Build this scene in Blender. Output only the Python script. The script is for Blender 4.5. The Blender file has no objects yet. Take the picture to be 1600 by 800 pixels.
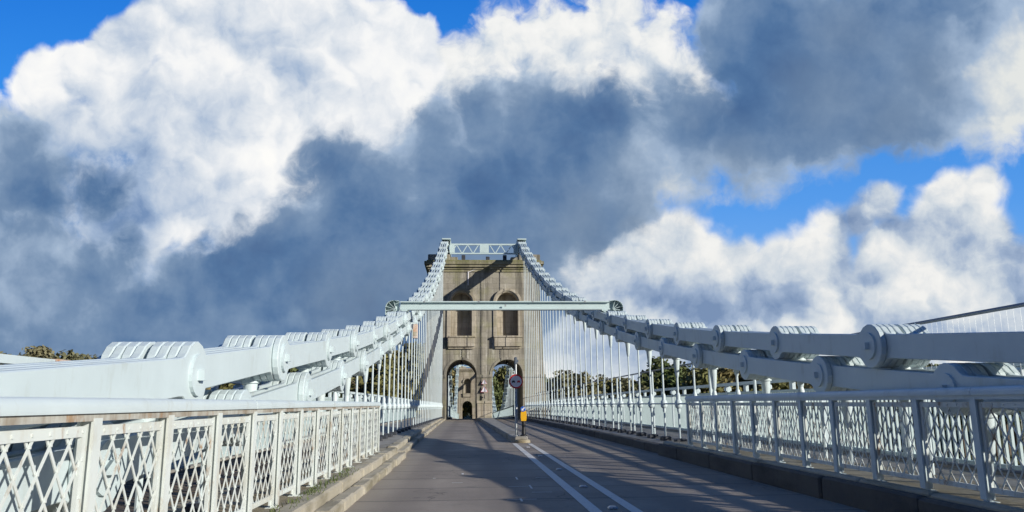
import bpy, bmesh, math, random
from mathutils import Vector, Matrix
random.seed(7)
S = bpy.context.scene
COL = S.collection
PI = math.pi
rad = math.radians

# ---------------------------------------------------------------- shape of the bridge
def deck(y):                       # the carriageway falls gently from the crest to the tower and on beyond it
    if y < 71: return -0.30*(max(y, 0)/71.0)**2
    t = y - 71
    return -0.30 - 0.0085*t - 0.0165*max(0, t-9)**1.0
def chain_up(y):  return 1.23 + 0.00242*(y+8)**2
def chain_lo(y):  return chain_up(y) - 0.46
def chain_x(y):   return 4.18 - 0.42*max(0.0, min(1.0, (y-25)/46.0))
TY0, TY1, TX = 71.0, 80.0, 0.1     # tower front, back and centre

# ---------------------------------------------------------------- mesh helper
class MB:
    def __init__(s): s.v = []; s.f = []
    def add(s, vs, fs):
        n = len(s.v); s.v += [tuple(p) for p in vs]; s.f += [tuple(i+n for i in f) for f in fs]; return s
    def box(s, x0, x1, y0, y1, z0, z1):
        vs = [(x, y, z) for z in (z0, z1) for y in (y0, y1) for x in (x0, x1)]
        return s.add(vs, [(0,2,3,1),(4,5,7,6),(0,1,5,4),(2,6,7,3),(0,4,6,2),(1,3,7,5)])
    def bbox(s, x0, x1, y0, y1, z0, z1, b=.02):        # box with chamfered vertical + top edges
        def ring(ix, z): return [(x0+ix+b, y0+ix, z),(x1-ix-b, y0+ix, z),(x1-ix, y0+ix+b, z),(x1-ix, y1-ix-b, z),(x1-ix-b, y1-ix, z),(x0+ix+b, y1-ix, z),(x0+ix, y1-ix-b, z),(x0+ix, y0+ix+b, z)]
        vs = ring(0, z0)+ring(0, z1-b)+ring(b, z1)
        fs = [tuple(range(7,-1,-1)), tuple(range(16,24))]
        for r in (0, 8):
            for i in range(8): j = (i+1) % 8; fs.append((r+i, r+j, r+8+j, r+8+i))
        return s.add(vs, fs)
    def prism(s, poly, a0, a1, axis='x'):              # polygon extruded along an axis
        n = len(poly)
        mk = {'x': lambda p, a: (a, p[0], p[1]), 'y': lambda p, a: (p[0], a, p[1]), 'z': lambda p, a: (p[0], p[1], a)}[axis]
        vs = [mk(p, a0) for p in poly]+[mk(p, a1) for p in poly]
        fs = [tuple(range(n)), tuple(range(2*n-1, n-1, -1))]
        for i in range(n): j = (i+1) % n; fs.append((i, n+i, n+j, j))
        return s.add(vs, fs)
    def tube(s, pts, r, n=8, cap=True):
        pts = [Vector(p) for p in pts]; rs = r if isinstance(r, (list, tuple)) else [r]*len(pts)
        vs = []; fs = []
        up = None
        for i, p in enumerate(pts):
            d = (pts[min(i+1, len(pts)-1)]-pts[max(i-1, 0)]).normalized()
            ref = Vector((0,0,1)) if abs(d.z) < .9 else Vector((1,0,0))
            a = d.cross(ref).normalized(); b = d.cross(a).normalized()
            for k in range(n):
                t = 2*PI*k/n; vs.append(p+(a*math.cos(t)+b*math.sin(t))*rs[i])
        for i in range(len(pts)-1):
            for k in range(n):
                j = (k+1) % n; fs.append((i*n+k, i*n+j, (i+1)*n+j, (i+1)*n+k))
        if cap:
            fs.append(tuple(range(n))); fs.append(tuple((len(pts)-1)*n+k for k in range(n-1, -1, -1)))
        return s.add(vs, fs)
    def bar(s, p0, p1, w, t, nrm):                     # flat bar: width w across, thickness t along nrm
        p0 = Vector(p0); p1 = Vector(p1); d = (p1-p0).normalized(); nn = Vector(nrm).normalized(); c = d.cross(nn).normalized()
        vs = []
        for p in (p0, p1):
            for a, b in ((-1,-1),(1,-1),(1,1),(-1,1)): vs.append(p+c*(a*w/2)+nn*(b*t/2))
        return s.add(vs, [(0,3,2,1),(4,5,6,7),(0,1,5,4),(1,2,6,5),(2,3,7,6),(3,0,4,7)])
    def lathe(s, prof, n=12, c=(0,0,0)):               # prof: (r, z)
        vs = []; fs = []
        for r, z in prof:
            for k in range(n):
                t = 2*PI*k/n; vs.append((c[0]+r*math.cos(t), c[1]+r*math.sin(t), c[2]+z))
        for i in range(len(prof)-1):
            for k in range(n):
                j = (k+1) % n; fs.append((i*n+k, i*n+j, (i+1)*n+j, (i+1)*n+k))
        fs.append(tuple(range(n-1,-1,-1))); fs.append(tuple((len(prof)-1)*n+k for k in range(n)))
        return s.add(vs, fs)
    def mesh(s, name, off=(0,0,0), smooth=False, warp=False):
        me = bpy.data.meshes.new(name)
        vs = s.v
        if warp: vs = [(x, y, z+deck(y)) for x, y, z in vs]
        me.from_pydata([(x-off[0], y-off[1], z-off[2]) for x, y, z in vs], [], s.f)
        bm = bmesh.new(); bm.from_mesh(me); bmesh.ops.recalc_face_normals(bm, faces=bm.faces); bm.to_mesh(me); bm.free()
        if smooth:
            for p in me.polygons: p.use_smooth = True
            me.set_sharp_from_angle(angle=rad(38))
        return me
    def build(s, name, mat, parent=None, smooth=False, warp=False):
        off = WL.get(parent, (0,0,0)) if parent else (0,0,0)
        me = s.mesh(name, off, smooth, warp)
        return link(name, me, mat, parent)
WL = {}                                                # world place of every parent
def link(name, me, mat, parent=None, loc=(0,0,0)):
    if mat and not me.materials: me.materials.append(mat)
    o = bpy.data.objects.new(name, me); COL.objects.link(o); o.location = loc
    if parent:
        o.parent = parent; p = WL.get(parent, (0,0,0)); WL[o] = (p[0]+loc[0], p[1]+loc[1], p[2]+loc[2])
    else: WL[o] = tuple(loc)
    return o
def tag(o, label=None, cat=None, group=None, kind=None):
    if label: o['label'] = label
    if cat: o['category'] = cat
    if group: o['group'] = group
    if kind: o['kind'] = kind
    return o
def thing(name, label, cat, loc=(0,0,0), group=None):
    o = bpy.data.objects.new(name, None); COL.objects.link(o); o.location = loc; o.empty_display_size = .3
    WL[o] = tuple(loc)
    return tag(o, label, cat, group)
def struct(o): o['kind'] = 'structure'; return o

# ---------------------------------------------------------------- materials
def N(nt, typ, **kw):
    n = nt.nodes.new(typ)
    for k, v in kw.items():
        if k.startswith('i_'):
            key = k[2:]; key = int(key) if key.isdigit() else key.replace('_', ' ')
            n.inputs[key].default_value = v
        else: setattr(n, k, v)
    return n
def newmat(name):
    m = bpy.data.materials.new(name); m.use_nodes = True; nt = m.node_tree; nt.nodes.clear()
    out = N(nt, 'ShaderNodeOutputMaterial'); b = N(nt, 'ShaderNodeBsdfPrincipled')
    nt.links.new(b.outputs[0], out.inputs[0])
    return m, nt, b
def ramp(nt, src, stops, interp='LINEAR'):
    r = N(nt, 'ShaderNodeValToRGB'); r.color_ramp.interpolation = interp
    el = r.color_ramp.elements
    while len(el) < len(stops): el.new(.5)
    for e, (p, c) in zip(el, stops):
        e.position = p; e.color = (c, c, c, 1) if not isinstance(c, (tuple, list)) else (*c[:3], 1)
    nt.links.new(src, r.inputs[0]); return r.outputs[0]
def mix(nt, fac, a, b, mode='MIX'):
    m = N(nt, 'ShaderNodeMix', data_type='RGBA', blend_type=mode)
    for sk, v in ((m.inputs[0], fac), (m.inputs[6], a), (m.inputs[7], b)):
        if hasattr(v, 'is_linked'): nt.links.new(v, sk)
        elif isinstance(v, (int, float)): sk.default_value = v
        else: sk.default_value = (*v[:3], 1)
    return m.outputs[2]
def mth(nt, op, a, b=None, c=None, clamp=False):
    m = N(nt, 'ShaderNodeMath', operation=op, use_clamp=clamp)
    for i, v in enumerate((a, b, c)):
        if v is None: continue
        if hasattr(v, 'is_linked'): nt.links.new(v, m.inputs[i])
        else: m.inputs[i].default_value = v
    return m.outputs[0]
def pos(nt, scale=(1,1,1), local=False):
    if local: src = N(nt, 'ShaderNodeTexCoord').outputs['Object']
    else: src = N(nt, 'ShaderNodeNewGeometry').outputs['Position']
    mp = N(nt, 'ShaderNodeMapping'); mp.inputs['Scale'].default_value = scale
    nt.links.new(src, mp.inputs[0]); return mp.outputs[0]
def noise(nt, vec, scale, detail=4, rough=.55, dist=0):
    n = N(nt, 'ShaderNodeTexNoise'); n.inputs['Scale'].default_value = scale; n.inputs['Detail'].default_value = detail
    n.inputs['Roughness'].default_value = rough; n.inputs['Distortion'].default_value = dist
    nt.links.new(vec, n.inputs['Vector']); return n.outputs[0]
def bump(nt, b, h, strength=.3, dist=.02):
    n = N(nt, 'ShaderNodeBump'); n.inputs['Strength'].default_value = strength; n.inputs['Distance'].default_value = dist
    nt.links.new(h, n.inputs['Height']); nt.links.new(n.outputs[0], b.inputs['Normal'])

def paint(name, col, dirt=(.42,.43,.36), dirt_lo=.60, dirt_hi=.78, rust=0.0, rough=.45, streak=True):
    m, nt, b = newmat(name)
    p = pos(nt); ps = pos(nt, (1, 1, .22))
    n1 = noise(nt, p, 1.7, 6, .62); n2 = noise(nt, ps, 9, 4, .6)
    c = mix(nt, ramp(nt, n1, [(.3, 0), (.75, 1)]), col, tuple(x*.9 for x in col))
    mk = ramp(nt, mth(nt, 'ADD', mth(nt, 'MULTIPLY', n1, .55), mth(nt, 'MULTIPLY', n2, .45)), [(dirt_lo, 0), (dirt_hi, .8)])
    c = mix(nt, mk, c, dirt)
    if rust > 0:
        n3 = noise(nt, pos(nt, (1, 1, .35)), 5.0, 7, .7)
        rk = ramp(nt, n3, [(.70-rust, 0), (.78-rust, .9)])
        rc = mix(nt, noise(nt, p, 22, 3), (.23,.105,.045), (.45,.33,.2))
        c = mix(nt, rk, c, rc)
    nt.links.new(c, b.inputs['Base Color'])
    nt.links.new(ramp(nt, n2, [(.3, rough-.08), (.7, rough+.15)]), b.inputs['Roughness'])
    bump(nt, b, noise(nt, p, 14, 5, .6), .12, .01)
    return m
def plain(name, col, rough=.6, metal=0, var=.12, scale=6):
    m, nt, b = newmat(name)
    n = noise(nt, pos(nt), scale, 5, .6)
    c = mix(nt, ramp(nt, n, [(.3, 0), (.7, 1)]), tuple(x*(1-var) for x in col), tuple(min(1, x*(1+var)) for x in col))
    nt.links.new(c, b.inputs['Base Color']); b.inputs['Roughness'].default_value = rough; b.inputs['Metallic'].default_value = metal
    return m

def stone_mat(name, base, light, dark, moss, warmth=1.0, mossz=None, local=False):
    m, nt, b = newmat(name)
    p = pos(nt)
    sep = N(nt, 'ShaderNodeSeparateXYZ'); nt.links.new(p, sep.inputs[0])
    xy = mth(nt, 'ADD', sep.outputs[0], mth(nt, 'MULTIPLY', sep.outputs[1], 1.0))
    cmb = N(nt, 'ShaderNodeCombineXYZ'); nt.links.new(xy, cmb.inputs[0]); nt.links.new(sep.outputs[2], cmb.inputs[1])
    br = N(nt, 'ShaderNodeTexBrick'); br.inputs['Scale'].default_value = 1.0
    br.inputs['Brick Width'].default_value = 1.25; br.inputs['Row Height'].default_value = .52; br.inputs['Mortar Size'].default_value = .016
    br.inputs['Mortar Smooth'].default_value = .4; br.inputs['Bias'].default_value = 0.0
    br.inputs['Color1'].default_value = (.0,.0,.0,1); br.inputs['Color2'].default_value = (1,1,1,1); br.inputs['Mortar'].default_value = (.5,.5,.5,1)
    nt.links.new(cmb.outputs[0], br.inputs['Vector'])
    n1 = noise(nt, p, .55, 6, .65); n2 = noise(nt, pos(nt, (1.6, 1.6, .10)), 1.1, 5, .65); n3 = noise(nt, p, 5, 6, .65)
    c = mix(nt, ramp(nt, n1, [(.32, 0), (.68, 1)]), base, light)
    c = mix(nt, mth(nt, 'MULTIPLY', br.outputs['Color'], .50), c, tuple(x*.62 for x in base))
    c = mix(nt, ramp(nt, n2, [(.47, 0), (.60, .85)]), c, dark)
    c = mix(nt, ramp(nt, noise(nt, pos(nt, (2.2, 2.2, .07)), 1.4, 4, .6), [(.62, 0), (.68, .8)]), c, (.64,.61,.54))
    mk = ramp(nt, n1, [(.50, 0), (.66, .6)])
    if mossz:
        zz = N(nt, 'ShaderNodeMapRange'); zz.inputs[1].default_value = mossz[0]; zz.inputs[2].default_value = mossz[1]
        nt.links.new(sep.outputs[2], zz.inputs[0])
        mk = mth(nt, 'MAXIMUM', mk, mth(nt, 'MULTIPLY', zz.outputs[0], ramp(nt, n3, [(.40, 0), (.55, .95)])))
    c = mix(nt, mk, c, moss)
    c = mix(nt, mth(nt, 'MULTIPLY', ramp(nt, n3, [(.3, 1), (.6, 0)]), .35), c, tuple(x*.55 for x in base))
    c = mix(nt, mth(nt, 'MULTIPLY', br.outputs['Fac'], .32), c, (.10,.095,.08))
    nt.links.new(c, b.inputs['Base Color']); b.inputs['Roughness'].default_value = .9
    h = mth(nt, 'SUBTRACT', mth(nt, 'MULTIPLY', n3, .5), mth(nt, 'MULTIPLY', br.outputs['Fac'], .8))
    bump(nt, b, h, .5, .05)
    return m

def asphalt_mat():
    m, nt, b = newmat('asphalt')
    p = pos(nt)
    sep = N(nt, 'ShaderNodeSeparateXYZ'); nt.links.new(p, sep.inputs[0])
    n1 = noise(nt, pos(nt, (.8, .10, 1)), 1.2, 6, .6); n2 = noise(nt, p, .35, 5, .6); n3 = noise(nt, p, 60, 3, .7); n4 = noise(nt, p, 9, 6, .7)
    c = mix(nt, ramp(nt, n1, [(.3, 0), (.7, 1)]), (.31,.262,.215), (.42,.36,.298))
    c = mix(nt, ramp(nt, n2, [(.40, 0), (.62, .75)]), c, (.22,.188,.158))
    c = mix(nt, ramp(nt, n4, [(.56, 0), (.70, .6)]), c, (.37,.335,.285))
    c = mix(nt, ramp(nt, n4, [(.25, .5), (.36, 0)]), c, (.12,.108,.10))
    n5 = noise(nt, p, 26, 4, .75)
    c = mix(nt, ramp(nt, n5, [(.58, 0), (.72, .55)]), c, (.42,.385,.33))
    c = mix(nt, ramp(nt, n5, [(.28, .55), (.42, 0)]), c, (.11,.10,.092))
    cv_ = N(nt, 'ShaderNodeTexVoronoi', feature='DISTANCE_TO_EDGE'); cv_.inputs['Scale'].default_value = .55
    wv = N(nt, 'ShaderNodeVectorMath', operation='ADD'); nt.links.new(p, wv.inputs[0])
    nn = N(nt, 'ShaderNodeTexNoise'); nn.inputs['Scale'].default_value = 1.6; nn.inputs['Detail'].default_value = 5; nt.links.new(p, nn.inputs['Vector'])
    nt.links.new(nn.outputs[1], wv.inputs[1]); nt.links.new(wv.outputs[0], cv_.inputs['Vector'])
    ck = mth(nt, 'MULTIPLY', ramp(nt, cv_.outputs['Distance'], [(.0, 1), (.014, 0)]), ramp(nt, n2, [(.45, 0), (.6, .85)]))
    c = mix(nt, ck, c, (.07,.065,.06))
    # worn, polished wheel tracks
    tr = None
    for cx in (-2.35, -.95, 1.25, 2.65):
        d = mth(nt, 'ABSOLUTE', mth(nt, 'SUBTRACT', sep.outputs[0], cx))
        g = N(nt, 'ShaderNodeMapRange', interpolation_type='SMOOTHSTEP'); g.inputs[1].default_value = .42; g.inputs[2].default_value = .1
        nt.links.new(d, g.inputs[0]); tr = g.outputs[0] if tr is None else mth(nt, 'MAXIMUM', tr, g.outputs[0])
    c = mix(nt, mth(nt, 'MULTIPLY', tr, .55), c, (.23,.197,.167))
    # gritty pale edge by the left kerb
    g = N(nt, 'ShaderNodeMapRange', interpolation_type='SMOOTHSTEP'); g.inputs[1].default_value = -2.35; g.inputs[2].default_value = -2.95
    nt.links.new(mth(nt, 'ADD', sep.outputs[0], mth(nt, 'MULTIPLY', mth(nt, 'SUBTRACT', n4, .5), .8)), g.inputs[0])
    c = mix(nt, mth(nt, 'MULTIPLY', g.outputs[0], .65), c, (.40,.35,.27))
    # cross ribs of the plate joints, just visible on the old surfacing
    w = mth(nt, 'FRACT', mth(nt, 'MULTIPLY', sep.outputs[1], 1/1.52))
    w = mth(nt, 'LESS_THAN', w, .05)
    c = mix(nt, mth(nt, 'MULTIPLY', w, mth(nt, 'MULTIPLY', n1, 1.1)), c, (.10,.092,.085))
    c = mix(nt, mth(nt, 'MULTIPLY', n3, .25), c, (.11,.10,.092))
    nt.links.new(c, b.inputs['Base Color']); b.inputs['Roughness'].default_value = .82; b.inputs['Specular IOR Level'].default_value = .3
    bump(nt, b, mth(nt, 'ADD', n3, n4), .35, .012)
    return m

def concrete_mat(name, a, bcol, dark, joint=.92):
    m, nt, b = newmat(name)
    p = pos(nt); n1 = noise(nt, p, 1.4, 6, .65); n2 = noise(nt, p, 11, 6, .7); n3 = noise(nt, pos(nt, (1, .25, 1)), 2.2, 5, .6)
    c = mix(nt, ramp(nt, n1, [(.3, 0), (.7, 1)]), a, bcol)
    c = mix(nt, ramp(nt, n3, [(.48, 0), (.66, .85)]), c, dark)
    c = mix(nt, ramp(nt, n2, [(.25, .6), (.42, 0)]), c, tuple(x*.5 for x in a))
    nt.links.new(c, b.inputs['Base Color']); b.inputs['Roughness'].default_value = .92
    bump(nt, b, n2, .5, .02)
    return m
def marking_mat():
    m, nt, b = newmat('road_paint')
    p = pos(nt); n = noise(nt, p, 18, 6, .75); n2 = noise(nt, p, 1.3, 4)
    k = ramp(nt, mth(nt, 'ADD', mth(nt, 'MULTIPLY', n, .7), mth(nt, 'MULTIPLY', n2, .3)), [(.54, 0), (.66, .85)])
    c = mix(nt, k, (.66,.645,.60), (.26,.24,.21))
    nt.links.new(c, b.inputs['Base Color']); b.inputs['Roughness'].default_value = .7
    return m
def leaf_mat(name, cols, trans=.25):
    m, nt, b = newmat(name)
    oi = N(nt, 'ShaderNodeObjectInfo')
    n = noise(nt, pos(nt), .45, 4, .6); n2 = noise(nt, pos(nt), 2.3, 3, .6)
    t = mth(nt, 'ADD', mth(nt, 'MULTIPLY', oi.outputs['Random'], .6), mth(nt, 'MULTIPLY', n, .5))
    k = len(cols)
    c = ramp(nt, t, [((i+.3)/k, cc) for i, cc in enumerate(cols)])
    c = mix(nt, mth(nt, 'MULTIPLY', n2, .55), c, tuple(x*.7 for x in cols[0]))
    nt.links.new(c, b.inputs['Base Color']); b.inputs['Roughness'].default_value = .7; b.inputs['Specular IOR Level'].default_value = .2
    return m

M = {}
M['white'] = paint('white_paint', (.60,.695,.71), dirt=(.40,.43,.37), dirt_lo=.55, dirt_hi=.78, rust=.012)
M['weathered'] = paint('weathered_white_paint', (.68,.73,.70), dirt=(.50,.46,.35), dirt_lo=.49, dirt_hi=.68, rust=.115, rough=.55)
M['cap'] = paint('rail_white_paint', (.61,.695,.70), dirt=(.42,.43,.36), dirt_lo=.54, dirt_hi=.76, rust=.03)
M['rustline'] = paint('rust_streaked_paint', (.50,.50,.45), dirt=(.24,.18,.12), dirt_lo=.44, dirt_hi=.58, rust=.15, rough=.7)
M['mint'] = paint('pale_green_white_paint', (.53,.645,.64), dirt=(.38,.42,.36), dirt_lo=.58, dirt_hi=.8)
M['algae'] = plain('algae_paint', (.16,.19,.12), .9, 0, .5, 9)
M['rusty'] = paint('rust_orange_paint', (.52,.27,.14), dirt=(.6,.56,.52), dirt_lo=.40, dirt_hi=.55, rust=.12, rough=.75)
M['stone'] = stone_mat('tower_stone', (.315,.285,.225), (.49,.455,.385), (.12,.11,.088), (.24,.23,.105))
M['stonelight'] = stone_mat('pale_stone', (.46,.405,.315), (.58,.52,.42), (.24,.2,.145), (.30,.27,.15))
M['stonemoss'] = stone_mat('mossy_stone', (.30,.27,.18), (.40,.36,.26), (.14,.13,.08), (.17,.175,.045), mossz=(14.2, 14.75))
M['far_stone'] = stone_mat('far_stone', (.36,.31,.235), (.46,.41,.33), (.19,.16,.12), (.22,.21,.12))
M['asphalt'] = asphalt_mat()
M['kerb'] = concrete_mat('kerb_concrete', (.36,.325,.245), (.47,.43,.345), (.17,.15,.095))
M['kerbdark'] = concrete_mat('shade_dark_kerb', (.075,.072,.066), (.11,.103,.09), (.045,.043,.04))  # right kerb: shade of its unlit face painted into the concrete colour
M['footway'] = concrete_mat('footway_concrete', (.27,.255,.225), (.35,.335,.30), (.20,.18,.14))
M['ledge'] = concrete_mat('ledge_concrete', (.33,.285,.195), (.40,.36,.27), (.22,.17,.09))
M['plank'] = plain('footway_planks', (.12,.095,.07), .85, 0, .35, 3)
M['mark'] = marking_mat()
M['dark'] = plain('dark_grey_metal', (.055,.06,.07), .5, .3, .2)
M['darkrail'] = plain('slate_grey_rail', (.12,.145,.18), .45, .2, .2)
M['black'] = plain('black_plastic', (.018,.018,.02), .4, 0, .2)
M['yellow'] = plain('amber_yellow_plastic', (.75,.40,.015), .35, 0, .06)
M['signwhite'] = plain('sign_white', (.72,.70,.74), .4, 0, .04)
M['signred'] = plain('sign_red', (.50,.02,.03), .4, 0, .05)
M['signblue'] = plain('sign_blue', (.02,.10,.42), .4, 0, .05)
M['galv'] = plain('galvanised_steel', (.42,.44,.44), .45, .5, .15, 12)
M['leaf_olive'] = leaf_mat('olive_leaves', [(.12,.135,.055), (.20,.20,.075), (.25,.22,.09), (.28,.22,.10)])
M['leaf_brown'] = leaf_mat('autumn_leaves', [(.16,.165,.09), (.21,.205,.115), (.25,.225,.125), (.20,.19,.11)])
M['leaf_green'] = leaf_mat('green_leaves', [(.08,.115,.045), (.115,.155,.055), (.165,.19,.075), (.14,.155,.06)])
M['bark'] = plain('bark', (.12,.09,.065), .9, 0, .3)
def ground_mat():
    m, nt, b = newmat('wooded_hillside')
    p = pos(nt); n = noise(nt, p, .03, 6, .65); n2 = noise(nt, p, .4, 5, .7)
    c = ramp(nt, n, [(.3, (.05,.065,.02)), (.5, (.10,.095,.035)), (.7, (.075,.085,.03))])
    c = mix(nt, mth(nt, 'MULTIPLY', n2, .6), c, (.03,.04,.012))
    nt.links.new(c, b.inputs['Base Color']); b.inputs['Roughness'].default_value = .95
    return m
M['hill'] = ground_mat()
def water_mat():
    m, nt, b = newmat('strait_water')
    b.inputs['Base Color'].default_value = (.02,.05,.06,1); b.inputs['Roughness'].default_value = .12
    bump(nt, b, noise(nt, pos(nt, (1, .5, 1)), .5, 5, .6), .5, .3)
    return m
M['water'] = water_mat()
ORD = ['first','second','third','fourth','fifth','sixth','seventh','eighth','ninth','tenth','eleventh','twelfth','thirteenth','fourteenth','fifteenth','sixteenth','seventeenth','eighteenth','nineteenth']
TENS = {20:'twent', 30:'thirt', 40:'fort', 50:'fift', 60:'sixt'}
def ordinal(n):
    if n < 20: return ORD[n-1]
    t = n//10*10; r = n % 10
    return TENS[t]+'ieth' if r == 0 else TENS[t]+'y-'+ORD[r-1]
SIDE = {-1: 'left', 1: 'right'}
# ================================================================ carriageway, kerbs, footways
def strip(x0, x1, y0, y1, z, dy=1.0, thick=None, fx0=None, fx1=None):
    mb = MB(); n = max(1, int((y1-y0)/dy)); vs = []; fs = []
    for i in range(n+1):
        y = y0+(y1-y0)*i/n
        a = fx0(y) if fx0 else x0; b = fx1(y) if fx1 else x1
        vs += [(a, y, z), (b, y, z)]
        if thick: vs += [(a, y, z-thick), (b, y, z-thick)]
    k = 4 if thick else 2
    for i in range(n):
        p, q = i*k, (i+1)*k
        fs.append((p, p+1, q+1, q))
        if thick: fs += [(p+2, q+2, q+3, p+3), (p, q, q+2, p+2), (p+1, p+3, q+3, q+1)]
    if thick: fs += [(0, 2, 3, 1), (n*k, n*k+1, n*k+3, n*k+2)]
    return mb.add(vs, fs)
END = 17.5
kerbL = lambda y: -3.0 if y < 20 else -3.12-.42*(min(y, 71)-20)/51
struct(strip(-3.9, 3.95, -14, 190, 0, 1.0, .5).build('road', M['asphalt'], warp=True))

def kerb_course(name, xa, xb, y0, y1, z0, z1, blk, mat=None, fx=None):
    mb = MB(); y = y0; i = 0
    while y < y1-.05:
        L = min(blk*random.uniform(.85, 1.15), y1-y); j = random.uniform(-.016, .016); h = random.uniform(-.008, .008)
        o = fx(y+L/2) if fx else 0
        mb.bbox(xa+j+o, xb+j+o, y+.008, y+L-.008, z0, z1+h, .026); y += L; i += 1
    return struct(mb.build(name, mat or M['kerb'], warp=True))
# left: two stone steps up to the ledge under the lattice parapet, then a notch and the plainer far kerb
kerb_course('kerb', -3.20, -3.0, -6, 19.3, -.05, .13, .95)
kerb_course('kerb', -3.42, -3.19, -6, 19.0, -.05, .265, 1.2)
kerb_course('kerb', -.22, 0, 20.1, 70.8, -.05, .12, 1.1, fx=kerbL)
kerb_course('kerb', -.46, -.21, 20.1, 70.8, -.05, .235, 1.4, fx=kerbL)
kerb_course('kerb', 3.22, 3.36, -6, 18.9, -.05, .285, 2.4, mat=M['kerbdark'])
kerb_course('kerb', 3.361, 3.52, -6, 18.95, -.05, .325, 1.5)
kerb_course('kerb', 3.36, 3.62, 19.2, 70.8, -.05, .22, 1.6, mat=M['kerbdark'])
struct(strip(-4.7, -3.43, -8, 19.0, .24, 1.0, .4).build('footway', M['ledge'], warp=True))
struct(strip(-4.7, -3.4, 19.02, 70.9, .215, 1.0, .4, fx1=lambda y: kerbL(y)-.47).build('footway', M['footway'], warp=True))
struct(strip(-6.35, -4.705, -8, 70.9, .22, 1.0, .3).build('footway', M['footway'], warp=True))
struct(strip(3.51, 4.7, -8, 19.0, .31, 1.0, .4).build('footway', M['ledge'], warp=True))
struct(strip(3.63, 4.7, 19.02, 70.9, .205, 1.0, .4).build('footway', M['footway'], warp=True))
struct(strip(4.705, 6.35, -8, 70.9, .22, 1.0, .3).build('footway', M['footway'], warp=True))
# planked floor inside the chains on the left, seen through the lattice
mb = MB(); y = -6
while y < 18:
    mb.box(-6.2, -4.75, y, y+.13, .225, .262+random.uniform(-.006, .006)); y += .155
struct(mb.build('footway', M['plank'], warp=True))

# double white lines, studs, survey marks
def ln(x0, x1, y0, y1): return strip(x0, x1, y0, y1, .006, .7)
struct(ln(-.03, .12, -8, 25.2).build('road_marking', M['mark'], warp=True))
struct(ln(.46, .60, -8, 25.0).build('road_marking', M['mark'], warp=True))
for i, y in enumerate((9.6, 12.0, 15.1, 18.9, 22.8)):
    s_ = thing('road_stud', 'small reflective road stud between the double white lines, %s from the camera' % ordinal(i+1), 'road stud', (.30, y, deck(y)+.005), 'studs between the white lines')
    MB().bbox(.24, .36, y-.07, y+.07, deck(y)+.005, deck(y)+.03, .02).build('casing', M['galv'], s_)
    MB().box(.26, .29, y-.076, y-.068, deck(y)+.010, deck(y)+.024).add([], []).box(.31, .34, y-.076, y-.068, deck(y)+.010, deck(y)+.024).build('reflector', M['signwhite'], s_)
mb = MB()
for (x, y, w, l) in ((-.85, 12.2, .32, .03), (-.52, 11.9, .03, .5), (-.55, 11.4, .3, .03), (-.95, 10.6, .4, .03), (-.78, 10.4, .03, .3), (-.3, 13.6, .3, .03), (-.05-.6, 13.3, .03, .45), (-1.6, 14.4, .04, .25), (-2.1, 13.7, .05, .07), (-1.75, 12.9, .18, .04), (-.7, 17.5, .6, .03)):
    mb.add([(x, y, .005), (x+w, y, .005), (x+w, y+l, .005), (x, y+l, .005)], [(0,1,2,3)])
struct(mb.build('road_marking', M['mark'], warp=True))

# splitter island before the pier between the arches
mb = MB()
pts = []
il = lambda y: .0 - .5*(y-26)/45; ir = lambda y: .56 + .27*(y-26)/45
def isl(zb, zt, ins):
    ring = [(.12+ins, 25.75+ins), (.44-ins, 25.75+ins), (.56-ins, 26.1+ins*.4)] + [(ir(y)-ins, y) for y in (34, 42, 50, 58, 64, 70.6)] + [(il(y)+ins, y) for y in (70.6, 64, 58, 50, 42, 34)] + [(.0+ins, 26.1+ins*.4)]
    n = len(ring)
    vs = [(x, y, zb) for x, y in ring]+[(x, y, zt) for x, y in ring]
    return ring, vs
ring, vs = isl(-.05, .17, 0); _, v2 = isl(.2, .2, .035)
n = len(ring)
vs = vs + v2[:n]
fs = [tuple(range(2*n, 3*n))]
for r in (0, n):
    for i in range(n): j = (i+1) % n; fs.append((r+i, r+j, r+n+j, r+n+i))
struct(mb.add(vs, fs).build('traffic_island', M['footway'], warp=True))
mb = MB()
mb.lathe([(.26, 0), (.26, .06), (.22, .10), (.1, .115)], 12, (.36, 25.75, 0))
struct(mb.build('kerb', M['ledge'], warp=True, smooth=True))

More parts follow.
